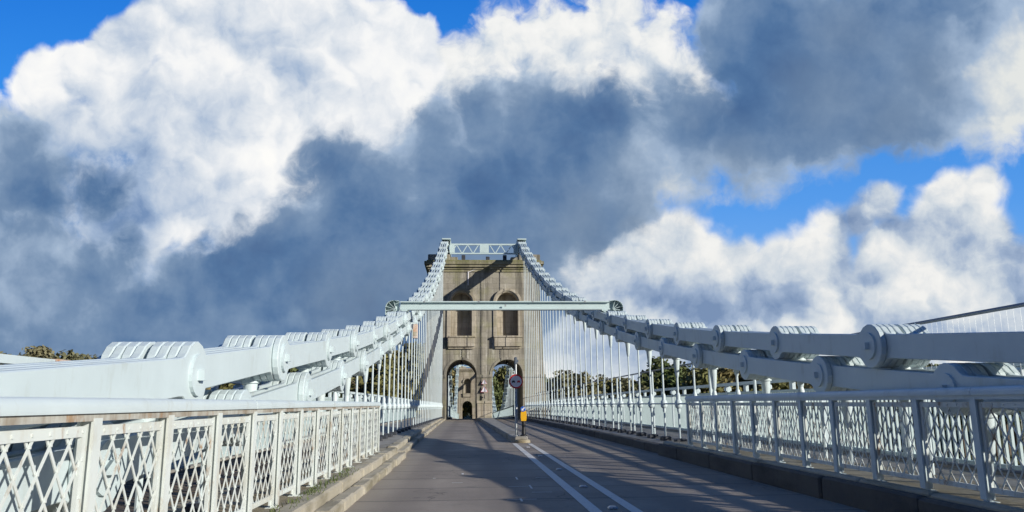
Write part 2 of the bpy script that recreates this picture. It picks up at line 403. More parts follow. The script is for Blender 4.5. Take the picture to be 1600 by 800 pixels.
# ================================================================ lattice parapets
def panel_mesh(seed, w=.94, z0=.0, z1=.86):
    """one lattice panel in local coordinates: along y 0..w, up z; frame of flats and two crossing layers of thin bars"""
    mb = MB()
    def clip(p0, p1):
        (a0, b0), (a1, b1) = p0, p1; t0, t1 = 0., 1.
        for p, q in ((-(a1-a0), a0-.02), (a1-a0, w-.02-a0), (-(b1-b0), b0-z0-.02), (b1-b0, z1-.02-b0)):
            if abs(p) < 1e-9:
                if q < 0: return None
            else:
                r = q/p
                if p < 0: t0 = max(t0, r)
                else: t1 = min(t1, r)
        if t1-t0 < 1e-3: return None
        return (a0+(a1-a0)*t0, b0+(b1-b0)*t0), (a0+(a1-a0)*t1, b0+(b1-b0)*t1)
    dx = .84/1.40
    for sgn, xo in ((1, .004), (-1, -.004)):
        k = -6
        while k < 12:
            y0 = k*.185+.05; c = clip((y0, z0), (y0+sgn*dx*(z1-z0)/.84, z1))
            if c: mb.bar((xo, *c[0]), (xo, *c[1]), .018, .006, (1,0,0))
            k += 1
    # rivet heads at the crossings
    for k in range(-6, 12):
        for l in range(-6, 12):
            ya = k*.185+.05; yb = l*.185+.05
            t = (yb-ya)/(2*dx); z = z0+t*.84; yy = ya+dx*t
            if z0+.03 < z < z1-.03 and .03 < yy < w-.03:
                mb.lathe([(.011, -.002), (.011, .002)], 6, (0,0,0)) if False else mb.box(-.012, .012, yy-.006, yy+.006, z-.006, z+.006)
    fr = MB()
    for (a, b, c, d) in ((0, w, z0, z0+.05), (0, w, z1-.055, z1), (0, .04, z0+.05, z1-.055), (w-.04, w, z0+.05, z1-.055)):
        fr.box(-.012, .012, a, b, c, d)
    k = .1
    while k < w:
        for zz in (z0+.025, z1-.028):
            fr.box(-.018, .018, k-.008, k+.008, zz-.008, zz+.008)
        k += .16
    k = .12
    while k < z1:
        for yy in (.02, w-.02): fr.box(-.018, .018, yy-.008, yy+.008, k-.008, k+.008)
        k += .19
    return mb, fr
_mb, _fr = panel_mesh(1)
LAT = _mb.mesh('lattice_bars'); FRM = _fr.mesh('panel_frame')
def post_mesh(foot):
    mb = MB()
    mb.box(-.028, .028, -.03, .03, foot, .90)         # web
    mb.box(-.045, -.028, -.045, .045, foot+.03, .90)
    mb.box(.028, .045, -.045, .045, foot+.03, .90)
    mb.box(-.075, .075, -.06, .06, foot-.01, foot+.012)
    return mb.mesh('post')
def parapet(sg, x, yend, pitch, n, zb, lab, mlat, mcap, foot):
    t = thing('lattice_parapet', lab, 'parapet', (x, yend, 0))
    PM = post_mesh(foot)
    PMf = MB().bbox(-.04, .04, -.035, .035, foot-.012, foot+.055, .012).mesh('post_foot')
    for i in range(n+1):
        y = yend-i*pitch; o = link('post', PM, mlat, t, (0, -i*pitch, zb+deck(y)))
        if i < n:
            yy = y-pitch; sh = deck(yy+pitch/2)
            f = link('panel_frame', FRM, mlat, t, (0, -(i+1)*pitch+.05*pitch, zb+sh)); f.scale = (1, pitch*.9/.94, 1)
            l = link('lattice_bars', LAT, mlat, f, (0, 0, 0))
    cap = MB()
    ys = [yend+.06-k*.5 for k in range(int(n*pitch/.5)+2)]
    prof = [(-.058,.0),(-.060,.04),(-.046,.068),(-.02,.082),(.02,.082),(.046,.068),(.060,.04),(.058,.0)]
    vs = []; fs = []; m = len(prof)
    for y in ys: vs += [(x+a, y, zb+.925+b) for a, b in prof]
    for k in range(len(ys)-1):
        for a in range(m): b = (a+1) % m; fs.append((k*m+a, k*m+b, (k+1)*m+b, (k+1)*m+a))
    fs += [tuple(range(m)), tuple((len(ys)-1)*m+a for a in range(m-1, -1, -1))]
    cp = cap.add(vs, fs).build('cap_rail', mcap, t, smooth=True, warp=True)
    for k in range(2, n, 4):                           # joint sleeves on the cap
        y = yend-k*pitch
        MB().prism([(x+a*1.05, zb+.925+b*1.05-.001) for a, b in prof], y-.012, y+.012, 'y').build('joint_sleeve', mcap, cp, warp=True)
    rl = MB()
    for k in range(len(ys)-1): rl.box(x-.04, x+.04, ys[k+1], ys[k], zb+.885, zb+.924)
    rl.build('top_rail', M['rustline'] if sg < 0 else mlat, t, warp=True)
    return t
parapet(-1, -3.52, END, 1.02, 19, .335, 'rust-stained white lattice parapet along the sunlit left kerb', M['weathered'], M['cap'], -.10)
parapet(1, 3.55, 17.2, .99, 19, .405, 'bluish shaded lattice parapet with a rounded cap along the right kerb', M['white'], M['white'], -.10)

# ================================================================ suspension chains of flat eyebars
R_H, B_H = .29, .155
def eyebar_poly(L, n=14):
    pts = []
    a0 = math.asin(min(.99, (B_H+.035)/R_H))
    for k in range(n+1):                               # right head
        t = -PI+a0+ (2*PI-2*a0)*k/n
        pts.append((L+R_H*math.cos(t), R_H*math.sin(t)))
    pts.append((L-R_H*math.cos(a0)-.05, B_H+.008)); pts.append((L-R_H-.08, B_H))
    pts.append((R_H+.08, B_H)); pts.append((R_H*math.cos(a0)+.05, B_H+.008))
    for k in range(n+1):
        t = a0+(2*PI-2*a0)*k/n
        pts.append((R_H*math.cos(t), R_H*math.sin(t)))
    pts.append((R_H*math.cos(a0)+.05, -B_H-.008)); pts.append((R_H+.08, -B_H))
    pts.append((L-R_H-.08, -B_H)); pts.append((L-R_H*math.cos(a0)-.05, -B_H-.008))
    return pts
SLOT = [-.335+.0825*i+(.035 if i > 3 else 0) for i in range(8)]
def eyebar_link(y0, z0, y1, z1, sg, par, xof):
    L = math.hypot(y1-y0, z1-z0); a = math.atan2(z1-z0, y1-y0); ca, sa = math.cos(a), math.sin(a)
    poly = eyebar_poly(L); mb = MB()
    n = len(poly)
    for s_ in SLOT[par::2]:
        vs = []
        b = .008
        inner = [(p[0]+(b if p[0] < L/2 else -b)*(1 if (p[0] < 0 or p[0] > L) else 0), p[1]*(1-b/abs(p[1]) if abs(p[1]) > .05 else 1)) for p in poly]
        for off, pl in ((-.039, inner), (-.029, poly), (.029, poly), (.039, inner)):
            for l, m_ in pl:
                y = y0+l*ca-m_*sa; z = z0+l*sa+m_*ca
                vs.append((sg*(xof(y)+s_+off), y, z))
        fs = [tuple(range(n)), tuple(range(4*n-1, 3*n-1, -1))]
        for r in range(3):
            for i in range(n): j = (i+1) % n; fs.append((r*n+i, (r+1)*n+i, (r+1)*n+j, r*n+j))
        mb.add(vs, fs)
    return mb
def pin_mb(y, z, sg, xof):
    mb = MB(); x = xof(y)
    def disc(xa, xb, r, nn=20):
        pts = [(y+r*math.cos(2*PI*k/nn), z+r*math.sin(2*PI*k/nn)) for k in range(nn)]
        mb.prism(pts, sg*xa, sg*xb, 'x')
    disc(x-.372, x+.385, .13)
    disc(x-.405, x-.362, .175); disc(x+.375, x+.41, .175)
    mb.box(*sorted((sg*(x-.46), sg*(x-.40))), y-.045, y+.045, z-.045, z+.045)
    return mb
def chain(sg, ofn, y0, pitch, yend, lab, mat, dz):
    t = thing('suspension_chain', lab, 'suspension chain', (sg*4.18, 0, 0))
    ys = []; y = y0
    while y < yend: ys.append(y); y += pitch
    ys.append(yend)
    for i in range(len(ys)-1):
        a, b = ys[i], ys[i+1]
        l = eyebar_link(a, ofn(a)+dz(a), b, ofn(b)+dz(b), sg, i % 2, chain_x).build('eyebar_link', mat, t, smooth=False)
        pin_mb(a, ofn(a)+dz(a), sg, chain_x).build('pin', mat, l, smooth=False)
    return t, ys
PITCH = 3.05
def lerp(y, tab):
    for (a, u), (b, v) in zip(tab[:-1], tab[1:]):
        if y <= b: return u+(v-u)*max(0, (y-a)/(b-a))
    return tab[-1][1]
dzL = lambda y: lerp(y, [(3.5, -.27), (6.6, -.20), (9.7, -.115), (13, -.08), (30, 0)])
dzLlo = lambda y: lerp(y, [(5, -.27), (11, -.20), (14, -.165), (17.5, -.12), (33, 0)])
dzR = lambda y: 0.0
JU = 9.65-PITCH*4; JL = 9.65-PITCH*4+PITCH/2
chain(-1, chain_up, JU, PITCH, 72.6, 'sunlit white upper chain of flat eyebars left of the road, rising to the tower', M['white'], dzL)
chain(-1, chain_lo, JL, PITCH, 72.6, 'sunlit white lower chain of flat eyebars left of the road, partly behind the lattice', M['white'], dzLlo)
chain(1, chain_up, JU, PITCH, 72.6, 'bluish shaded upper chain of flat eyebars on the right, with bright head tops', M['white'], dzR)
chain(1, chain_lo, JL, PITCH, 72.6, 'bluish shaded lower chain of flat eyebars on the right, above the suspender rods', M['white'], dzR)

# ================================================================ suspender rods
ROD = MB().lathe([(1, 0), (1, 1)], 8).mesh('rod', smooth=True)
SOCK = MB().lathe([(.030, -.52), (.055, -.44), (.085, -.10), (.09, -.04), (.12, -.03), (.12, .07), (.06, .09)], 10).mesh('socket', smooth=True)
COUP = MB().lathe([(.042, -.22), (.050, -.12), (.085, -.09), (.10, -.05), (.10, .06), (.08, .09), (.055, .13), (.060, .22), (.040, .30)], 10).mesh('coupling', smooth=True)
BASE = MB().bbox(-.15, .15, -.13, .13, -.02, .12, .03).mesh('foot_block')
rods = {}
for sg in (-1, 1):
    js = []
    y = JU
    while y < 70.3:
        js.append((y, 0)); js.append((y+PITCH/2, 1)); y += PITCH
    js = [j for j in sorted(js) if 2.0 < j[0] < 70.4]
    n1 = 0; n0 = 0
    near = [j for j in js if j[0] < END+.6]
    for (y, lo) in js:
        dz = ((dzLlo if lo else dzL) if sg < 0 else dzR)(y)
        zt = (chain_lo(y) if lo else chain_up(y))+dz-.26; zb = .21+deck(y); x = sg*(chain_x(y)+.02)
        if y < END+.6:
            n0 += 1; k = len(near)-n0+1
            lab = 'short suspender behind the %s lattice parapet, %s back from its far end' % (SIDE[sg], ordinal(k))
        else:
            n1 += 1
            lab = 'slim white suspender rod, %s beyond the end of the %s lattice parapet' % (ordinal(n1), SIDE[sg])
        t = thing('suspender_rod', lab, 'suspender', (x, y, zb), 'suspender rods of the %s chains' % SIDE[sg])
        r = link('rod', ROD, M['white'], t, (0, 0, .05)); r.scale = (.027, .027, zt-zb-.05)
        if zt-zb > 1.7:
            link('coupling', COUP, M['white'], t, (0, 0, 1.02))
        if zt-zb > .9:
            link('socket', SOCK, M['white'], t, (0, 0, zt-zb-.02))
        link('foot_block', BASE, M['dark'], t, (0, 0, .0))

# ================================================================ footway handrails by the suspenders
def rail(name, x, y0, y1, zs, rr, mat, parent, step=2.0):
    mb = MB()
    for z, r in zip(zs, rr):
        n = int((y1-y0)/step); mb.tube([(x, y0+(y1-y0)*k/n, z) for k in range(n+1)], r, 6)
    return mb.build(name, mat, parent, smooth=True, warp=True)
t = thing('safety_fence', 'tall thin fence with a slate grey top rail on the right footway', 'fence', (4.75, 20, .22))
rail('top_rail', 4.75, -6, 70.4, [2.33], [.026], M['darkrail'], t)
rail('bottom_rail', 4.75, -6, 70.4, [.47], [.02], M['darkrail'], t)
POST = MB().tube([(0,0,0), (0,0,2.06), (0,-.03,2.12)], .034, 8).mesh('post', smooth=True)
y = 4.0
while y < 70: link('post', POST, M['white'], t, (0, y-20, deck(y))); y += 3.05
mb = MB(); y = -5
while y < 12:
    mb.tube([(4.75, y, .45), (4.75, y, 2.33)], .0017, 3, False); y += .11
mb.build('mesh_wire', M['galv'], t, warp=True)
for sg in (-1, 1):
    x = sg*4.02
    t = thing('handrail', 'low white handrail through the couplings of the %s suspender rods' % SIDE[sg], 'handrail', (x, 45, .2))
    mb = MB(); n = 27
    mb.tube([(sg*(chain_x(18+52.5*k/n)+.02), 18+52.5*k/n, 1.24) for k in range(n+1)], .024, 6)
    mb.build('rail', M['white'], t, smooth=True, warp=True)

# ================================================================ outer parapets
PK = MB()
for k in range(20): PK.box(-.02, .02, .06+k*.145-.018, .06+k*.145+.018, .34, 1.50)
PK.box(-.03, .03, 0, 2.95, .30, .36); PK.box(-.03, .03, 0, 2.95, 1.50, 1.56)
PKM = PK.mesh('picket_bay')
PP = MB().box(-.05, .05, -.05, .05, .12, 1.66).bbox(-.10, .10, -.07, .07, 1.60, 1.72, .03).mesh('post')
for sg, lab in ((-1, 'white outer picket parapet of the left footway, its top rail patched rusty orange'), (1, 'white outer picket parapet of the right footway against the trees')):
    t = thing('outer_parapet', lab, 'parapet', (sg*6.3, 0, .2))
    y = -5.0; k = 0
    while y < 69:
        link('picket_bay', PKM, M['mint'], t, (0, y, deck(y+1.5)-.2)); link('post', PP, M['white'], t, (0, y-.05, deck(y)-.2)); y += 3.05; k += 1
    mb = MB(); n = 38
    vs = []
    for kk in range(n): mb.box(sg*6.3-.06, sg*6.3+.06, -5+76*kk/n, -5+76*(kk+1)/n-.004, 1.74, 1.83)
    mb.build('top_rail', M['white'], t, warp=True)
    BR = MB().bbox(-.05, .05, -.08, .08, 1.56, 1.739, .012).mesh('bracket'); y = -5
    while y < 69: link('bracket', BR, M['white'], t, (0, y+1.48, deck(y+1.48)-.2)); y += 3.05/2
    if sg < 0:
        o = MB().box(-6.372, -6.228, 9.0, 10.7, 1.735, 1.838).build('rust_patch', M['rusty'], t, warp=True); o['label'] = 'rusty orange length of the top rail'
    eb = MB()
    for kk in range(n): eb.box(sg*6.3-.16, sg*6.3+.16, -5+76*kk/n, -5+76*(kk+1)/n, -.4, .3)
    eb.build('edge_beam', M['footway'], t, warp=True)

# ================================================================ cross beam between the chains
yb, zb = 29.7, 4.90
t = thing('cross_beam', 'pale green-white steel beam spanning the road between both chains', 'beam', (0, yb, zb))
prof = [(-.17, 0), (.17, 0), (.17, .05), (-.11, .05), (-.11, .29), (.17, .29), (.17, .34), (-.17, .34)]
prof = [(-.16,.0),(.16,.0),(.16,.045),(.02,.045),(.02,.295),(.16,.295),(.16,.34),(-.16,.34),(-.16,.295),(-.02,.295),(-.02,.045),(-.16,.045)]
MB().prism([(yb+a, zb+b) for a, b in prof], -4.15, 4.2, 'x').build('beam_web', M['mint'], t)
mb = MB()
for x in (-3.2, -1.05, 1.1, 3.2): mb.box(x-.035, x+.035, yb-.17, yb-.155, zb+.29, zb+.36)
mb.box(-.03, .03, yb-.19, yb-.15, zb+.12, zb+.2)
mb.build('clip', M['galv'], t)
for sg in (-1, 1):
    mb = MB(); cx = sg*4.2
    pl = [(cx, zb-.0), (cx, zb+.36)] + [(cx+sg*(.22+.30*math.sin(k/6*PI/2)), zb+.10+.27*math.cos(k/6*PI/2)) for k in range(7)] + [(cx+sg*.52, zb-.28), (cx+sg*.36, zb-.28), (cx+sg*.2, zb-.05)]
    mb.prism(pl, yb+.10, yb+.14, 'y')
    top = [(cx, zb+.36)] + [(cx+sg*(.22+.30*math.sin(k/6*PI/2)), zb+.10+.27*math.cos(k/6*PI/2)) for k in range(7)] + [(cx+sg*.52, zb-.28)]
    for a, b in zip(top[:-1], top[1:]):
        mb.add([(a[0], yb-.2, a[1]), (b[0], yb-.2, b[1]), (b[0], yb+.2, b[1]), (a[0], yb+.2, a[1]), (a[0], yb-.2, a[1]-.025), (b[0]-sg*.025, yb-.2, b[1]), (b[0]-sg*.025, yb+.2, b[1]), (a[0], yb+.2, a[1]-.025)], [(0,1,2,3),(4,7,6,5),(0,4,5,1),(3,2,6,7),(1,5,6,2),(0,3,7,4)])
    for k in range(5):
        an = rad(-35+k*28); mb.bar((cx+sg*.12, yb, zb+.02), (cx+sg*(.12+.42*math.cos(an)), yb, zb+.02+.36*math.sin(an)), .22, .018, (-math.sin(an)*sg, 0, math.cos(an)))
    mb.build('end_bracket', M['mint'], t)
    mb = MB()
    for yo in (-.14, .14): mb.box(sg*3.98-.05, sg*3.98+.05, yb+yo-.03, yb+yo+.03, chain_up(yb)-.35, zb+.01)
    mb.box(sg*3.98-.12, sg*3.98+.12, yb-.2, yb+.2, zb-.06, zb-.003)
    mb.build('hanger', M['mint'], t)
t = thing('junction_box', 'small rust-orange box on an arm at the left chain beneath the beam', 'box', (-3.62, 30.4, 3.9))
MB().bbox(-3.70, -3.50, 30.3, 30.55, 3.85, 4.42, .03).build('housing', M['rusty'], t)
MB().box(-4.3, -3.55, 30.36, 30.46, 4.425, 4.49).build('arm', M['white'], t)
MB().box(-3.67, -3.53, 30.285, 30.298, 3.95, 4.1).build('cover_plate', M['stonelight'], t)
# ================================================================ stone tower
def boolean(base, cutters):
    for c in cutters:
        md = base.modifiers.new('cut', 'BOOLEAN'); md.operation = 'DIFFERENCE'; md.solver = 'EXACT'; md.object = c; md.material_mode = 'TRANSFER'
    bpy.context.view_layer.update()
    ev = base.evaluated_get(bpy.context.evaluated_depsgraph_get())
    me = bpy.data.meshes.new_from_object(ev)
    base.modifiers.clear(); old = base.data; base.data = me
    for c in cutters: bpy.data.objects.remove(c)
    return base
def arch_poly(cx, r, zb, zs, n=16):
    return [(cx-r, zb), (cx+r, zb)] + [(cx+r*math.cos(PI*k/n), zs+r*math.sin(PI*k/n)) for k in range(n+1)]
def tower(name, label, y0, y1, cx, base, S_, mat, matm, matl, top=14.15):
    """battered stone tower with two road arches, blind niches, imposts and cornice; S_ scales the face, base is the road level"""
    t = thing(name, label, 'tower', (cx, (y0+y1)/2, base))
    def X(v): return cx+v*S_
    def Z(v): return base+v*S_
    mb = MB()
    hb, ht, H = 5.85, 5.2, top+.3
    vs = []
    for z, h, in_ in ((-2.5/S_, hb+.1, 0), (0, hb, 0), (H, ht, .0)):
        yb_ = y1+(.3 if z < 1 else 0)
        vs += [(X(-h), y0+in_, Z(z)), (X(h), y0+in_, Z(z)), (X(h), yb_, Z(z)), (X(-h), yb_, Z(z))]
    fs = [(3,2,1,0), (8,9,10,11)]
    for r in (0, 4):
        for i in range(4): j = (i+1) % 4; fs.append((r+i, r+j, r+4+j, r+4+i))
    body = mb.add(vs, fs).build('wall', mat, t)
    cut = []
    for sx in (-1, 1):
        cut.append(MB().prism(arch_poly(X(sx*2.16)-cx*0, 1.44*S_, Z(-3), Z(4.1)), y0-2, y1+2, 'y').build('c', None, t))
        cut.append(MB().prism(arch_poly(X(sx*2.2), 1.0*S_, Z(7.75), Z(10.9)), y0-1, y0+1.05*S_, 'y').build('c', matl, t))
        cut.append(MB().prism(arch_poly(X(sx*2.2), 1.0*S_, Z(7.75), Z(10.9)), y1-.62*S_, y1+1, 'y').build('c', matl, t))
    boolean(body, cut)
    for sx in (-1, 1):
        # hood ring round the niche head
        mb = MB(); n = 20; r0, r1 = 1.0*S_, 1.36*S_
        prof = [(r0, -.004), (r0, -.20*S_), (r0+.10*S_, -.24*S_), (r0+.14*S_, -.34*S_), (r1, -.34*S_), (r1, -.004)]
        vs = []; fs = []; m = len(prof)
        for k in range(n+1):
            a = PI*k/n
            for r, d in prof: vs.append((X(sx*2.2)+r*math.cos(a), y0+d, Z(10.9)+r*math.sin(a)))
        for k in range(n):
            for i in range(m-1): fs.append((k*m+i, k*m+i+1, (k+1)*m+i+1, (k+1)*m+i))
        fs += [tuple(range(m)), tuple(n*m+i for i in range(m-1, -1, -1))]
        mb.add(vs, fs).build('niche_hood', matl, t, smooth=True)
        for q in (-1, 1):
            mb = MB(); a_ = X(sx*2.2)+q*1.18*S_
            mb.bbox(a_-.18*S_, a_+.18*S_, y0-.13*S_, y0+.012, Z(7.742), Z(10.895), .02); mb.build('niche_jamb', matl, t)
        # shelf-like block under the niche
        mb = MB()
        mb.bbox(X(sx*2.2)-1.28*S_, X(sx*2.2)+1.28*S_, y0-.42*S_, y0+.02, Z(6.75), Z(7.58), .03)
        mb.bbox(X(sx*2.2)-1.36*S_, X(sx*2.2)+1.36*S_, y0-.50*S_, y0+.018, Z(7.581), Z(7.74), .03)
        mb.box(X(sx*2.2)-1.2*S_, X(sx*2.2)+1.2*S_, y0-.2*S_, y0+.016, Z(6.55), Z(6.749))
        mb.build('niche_sill', matl, t)
        # voussoir ring and lamp boss at the arch crown
        mb = MB(); n = 18; r0, r1 = 1.44*S_, 1.66*S_
        vs = []; fs = []
        prof = [(r0, -.003), (r0, -.06*S_), (r1, -.06*S_), (r1, -.003)]
        for k in range(n+1):
            a = PI*k/n
            for r, d in prof: vs.append((X(sx*2.16)+r*math.cos(a), y0+d, Z(4.1)+r*math.sin(a)))
        for k in range(n):
            for i in range(3): fs.append((k*4+i, k*4+i+1, (k+1)*4+i+1, (k+1)*4+i))
        mb.add(vs, fs).build('arch_ring', mat, t)
        MB().lathe([(.03, .35), (.10, .2), (.14, .05), (.1, -.1)], 8, (X(sx*2.16), y0+.8, Z(5.2))).build('soffit_lamp', M['black'], t, smooth=True)
    # imposts and plinths
    mb = MB()
    for a, b in ((-5.75, -3.6), (-.73, .73), (3.6, 5.75)):
        mb.box(X(a), X(b), y0-.10*S_, y0+.02, Z(3.86), Z(4.13))
    mb.build('impost_course', mat, t)
    mb = MB()
    mb.bbox(X(-.70), X(.70), y0-.24*S_, y0+.02, Z(-.3), Z(1.5), .04)
    mb.bbox(X(-.75), X(.75), y0-.29*S_, y0+.015, Z(1.501), Z(1.72), .04)
    mb.build('pier_plinth', matl, t)
    for a, b in ((-5.98, -3.62), (3.62, 5.98)): MB().bbox(X(a), X(b), y0-.16*S_, y0+.02, Z(-.6), Z(1.2), .04).build('plinth', mat, t)
    # cornice
    mb = MB()
    def ringy(h, y_o, za, zb_): mb.bbox(X(-h), X(h), y0-y_o, y1+y_o, Z(za), Z(zb_), .03)
    ringy(5.30, .10, top-.25, top-.02); ringy(5.42, .22, top-.019, top+.16)
    ringy(5.58, .42, top+.161, top+.42); ringy(5.72, .55, top+.421, top+.72); ringy(5.5, .38, top+.721, top+.86)
    mb.build('cornice', matm, t)
    mb = MB()
    for sx in (-1, 1):
        mb.bbox(X(sx*4.35)-1.05*S_, X(sx*4.35)+1.05*S_, y0-.15, y1+.15, Z(top+.861), Z(top+1.45), .05)
        mb.bbox(X(sx*3.1)-.55*S_, X(sx*3.1)+.55*S_, y0-.05, y0+1.6, Z(top+.862), Z(top+1.2), .05)
    mb.build('pedestal', mat, t)
    return t
tw = tower('bridge_tower', 'weathered tan stone tower with two road arches and two blind niches', TY0, TY1, TX, -.3, 1.0, M['stone'], M['stonemoss'], M['stonelight'])
# drain pipes, vent boxes on the cornice
mb = MB()
for x in (-1.9, .45, 2.1): mb.bbox(x-.18, x+.18, 71.2, 71.6, 14.72, 15.3 if x != .45 else 15.15, .03)
mb.build('roof_vent', M['dark'], tw)
mb = MB().tube([(-1.45, 70.93, 13.6), (-1.45, 70.93, 12.3)], .05, 6).tube([(-1.45, 70.93, 13.55), (.2, 70.93, 14.2)], .045, 6)
mb.build('drain_pipe', M['signwhite'], tw)

# lattice truss between the saddles
t = thing('saddle_truss', 'pale lattice truss across the top of the near tower', 'truss', (TX, 71.6, 15.5))
zt, zl, ya = 16.35, 15.42, 71.2
mb = MB(); mb.box(-3.2, 3.4, ya-.08, ya+.08, zt-.10, zt+.05); mb.box(-3.2, 3.4, ya-.08, ya+.08, zl-.05, zl+.07)
mb.build('chord', M['mint'], t)
mb = MB(); n = 12; xa, xb = -3.1, 3.3
for k in range(n):
    x0 = xa+(xb-xa)*k/n; x1 = xa+(xb-xa)*(k+1)/n
    za, zb_ = (zl, zt-.05) if k % 2 == 0 else (zt-.05, zl)
    if 5 <= k <= 6: continue
    MB().bar((x0, ya, za), (x1, ya, zb_), .075, .10, (0,1,0)).build('diagonal', M['mint'], t)
for xa_, xb_ in ((-.32, .55), (-3.25, -2.75), (2.95, 3.45)): MB().box(xa_, xb_, ya-.10, ya-.085, zl+.075, zt-.105).build('gusset_plate', M['mint'], t)
for sg in (-1, 1):
    x = TX+sg*3.68
    s_ = thing('chain_saddle', 'boxy chain saddle on the %s end of the near tower top' % SIDE[sg], 'saddle', (x, 72.2, 15.3))
    mb = MB()
    for o in (-.40, .40): mb.prism([(71.2, 15.31), (74.4, 15.31), (74.4, 16.4), (73.6, 16.85), (72.0, 16.85), (71.2, 16.4)], x+o-.04, x+o+.04, 'x')
    mb.build('cheek_plate', M['mint'], s_)
    MB().bbox(x-.44, x+.44, 71.3, 74.3, 16.86, 16.98, .03).build('cover', M['mint'], s_)
    MB().box(x-.35, x+.35, 71.6, 74, 15.32, 15.9).build('bearing', M['dark'], s_)

# warning triangles on the pier
def tri(cx, zc, s, y):
    h = s*math.sqrt(3)/2
    return [(cx-s/2, zc-h/3), (cx+s/2, zc-h/3), (cx, zc+2*h/3)]
for i, (zc, s, lab) in enumerate(((3.12, .56, 'upper of two small pale warning triangles on the pier between the arches'), (2.42, .70, 'lower, larger pale warning triangle on the pier between the arches'))):
    t = thing('warning_sign', lab, 'road sign', (TX-.02, 70.7, zc), 'warning signs on the pier')
    MB().prism(tri(TX-.02, zc, s, 0), 70.70, 70.73, 'y').build('border', M['pink'] if 'pink' in M else M['signred'], t)
    MB().prism(tri(TX-.02, zc, s*.86, 0), 70.69, 70.699, 'y').build('face', M['signwhite'], t)
    MB().box(TX-.04, TX, 70.732, 70.905, zc-.1, zc+.1).build('bracket', M['galv'], t)
t = thing('information_plate', 'small plate fixed under the triangles on the pier between the arches', 'sign', (TX-.02, 70.72, 1.9))
MB().bbox(TX-.12, TX+.08, 70.72, 70.75, 1.62, 2.0, .01).build('face', M['stonelight'], t)
MB().box(TX-.04, TX, 70.751, 70.905, 1.75, 1.85).build('bracket', M['galv'], t)

# ================================================================ beyond the tower
far = tower('bridge_tower', 'distant pale stone tower framed by the left arch of the near tower', 178, 184, .25, deck(178), .80, M['far_stone'], M['far_stone'], M['far_stone'])
zf = deck(178)+14.9*.80
t = thing('saddle_truss', 'distant pale lattice truss on top of the far tower', 'truss', (.25, 178, zf))
mb = MB().box(-3.4, 3.9, 177.9, 178.1, zf+1.25, zf+1.45).box(-3.4, 3.9, 177.9, 178.1, zf+.35, zf+.55)
for k in range(10): mb.bar((-3.3+.71*k, 178, zf+.45 if k % 2 else zf+1.35), (-3.3+.71*(k+1), 178, zf+1.35 if k % 2 else zf+.45), .14, .12, (0,1,0))
mb.build('girder', M['mint'], t)
mb = MB()
for sg in (-1, 1): mb.bbox(.25+sg*3.75-.45, .25+sg*3.75+.45, 177.4, 179.2, zf+.3, zf+1.8, .05)
mb.build('saddle_box', M['mint'], t)
def back_z(y):
    z1 = -1.6+.0051*(y-134)**2
    return z1 if y < 134 else -1.6+(zf+1.2+1.6)*((y-134)/44.0)**2
for sg in (-1, 1):
    bx = lambda y: 3.76+.25*(1-abs((y-128)/54)) if 74 < y < 182 else 3.76
    t = thing('suspension_chain', 'distant pale chain on the %s, sagging between the two towers' % SIDE[sg], 'suspension chain', (sg*3.9, 128, 0))
    y = 73.2; k = 0
    while y < 177.9:
        y2 = min(178, y+3.3)
        dz = 16.4-back_z(73.2) if False else 0
        zz = lambda q: back_z(q)+(16.4-back_z(73.2))*max(0, 1-(q-73.2)/25)
        mb = eyebar_link(y, zz(y), y2, zz(y2), sg, k % 2, bx)
        l = mb.build('eyebar_link', M['mint'], t); y = y2; k += 1
    n = 0
    y = 86.0
    while y < 176:
        zb_ = deck(y)+.2; zt_ = zz(y)-.2
        if zt_-zb_ > .6:
            n += 1
            r = thing('suspender_rod', '%s thin rod from the near tower under the distant %s chain' % (ordinal(n), SIDE[sg]), 'suspender', (sg*bx(y), y, zb_), 'suspender rods beyond the tower, %s' % SIDE[sg])
            q = link('rod', ROD, M['mint'], r); q.scale = (.035, .035, zt_-zb_)
        y += 3.3
    t = thing('side_railing', 'pale railing sloping down beyond the tower on the %s of the road' % SIDE[sg], 'railing', (sg*3.45, 128, deck(128)))
    mb = MB(); xs = sg*3.42
    for zr, hh in ((1.25, .10), (.25, .08)):
        yy = 80.5
        while yy < 177: mb.box(xs-.06, xs+.06, yy, yy+2.4, zr, zr+hh); yy += 2.41
    mb.build('rail', M['darkrail'] if sg > 0 else M['mint'], t, warp=True)
    mb = MB(); yy = 80.6
    while yy < 177: mb.box(xs-.015, xs+.015, yy, yy+.05, .33, 1.25); yy += .22
    mb.build('picket', M['mint'], t, warp=True)
    struct(strip(*(sorted((sg*3.2, sg*6.2))), 79, 190, .2, 1.0, .3).build('footway', M['footway'], warp=True))

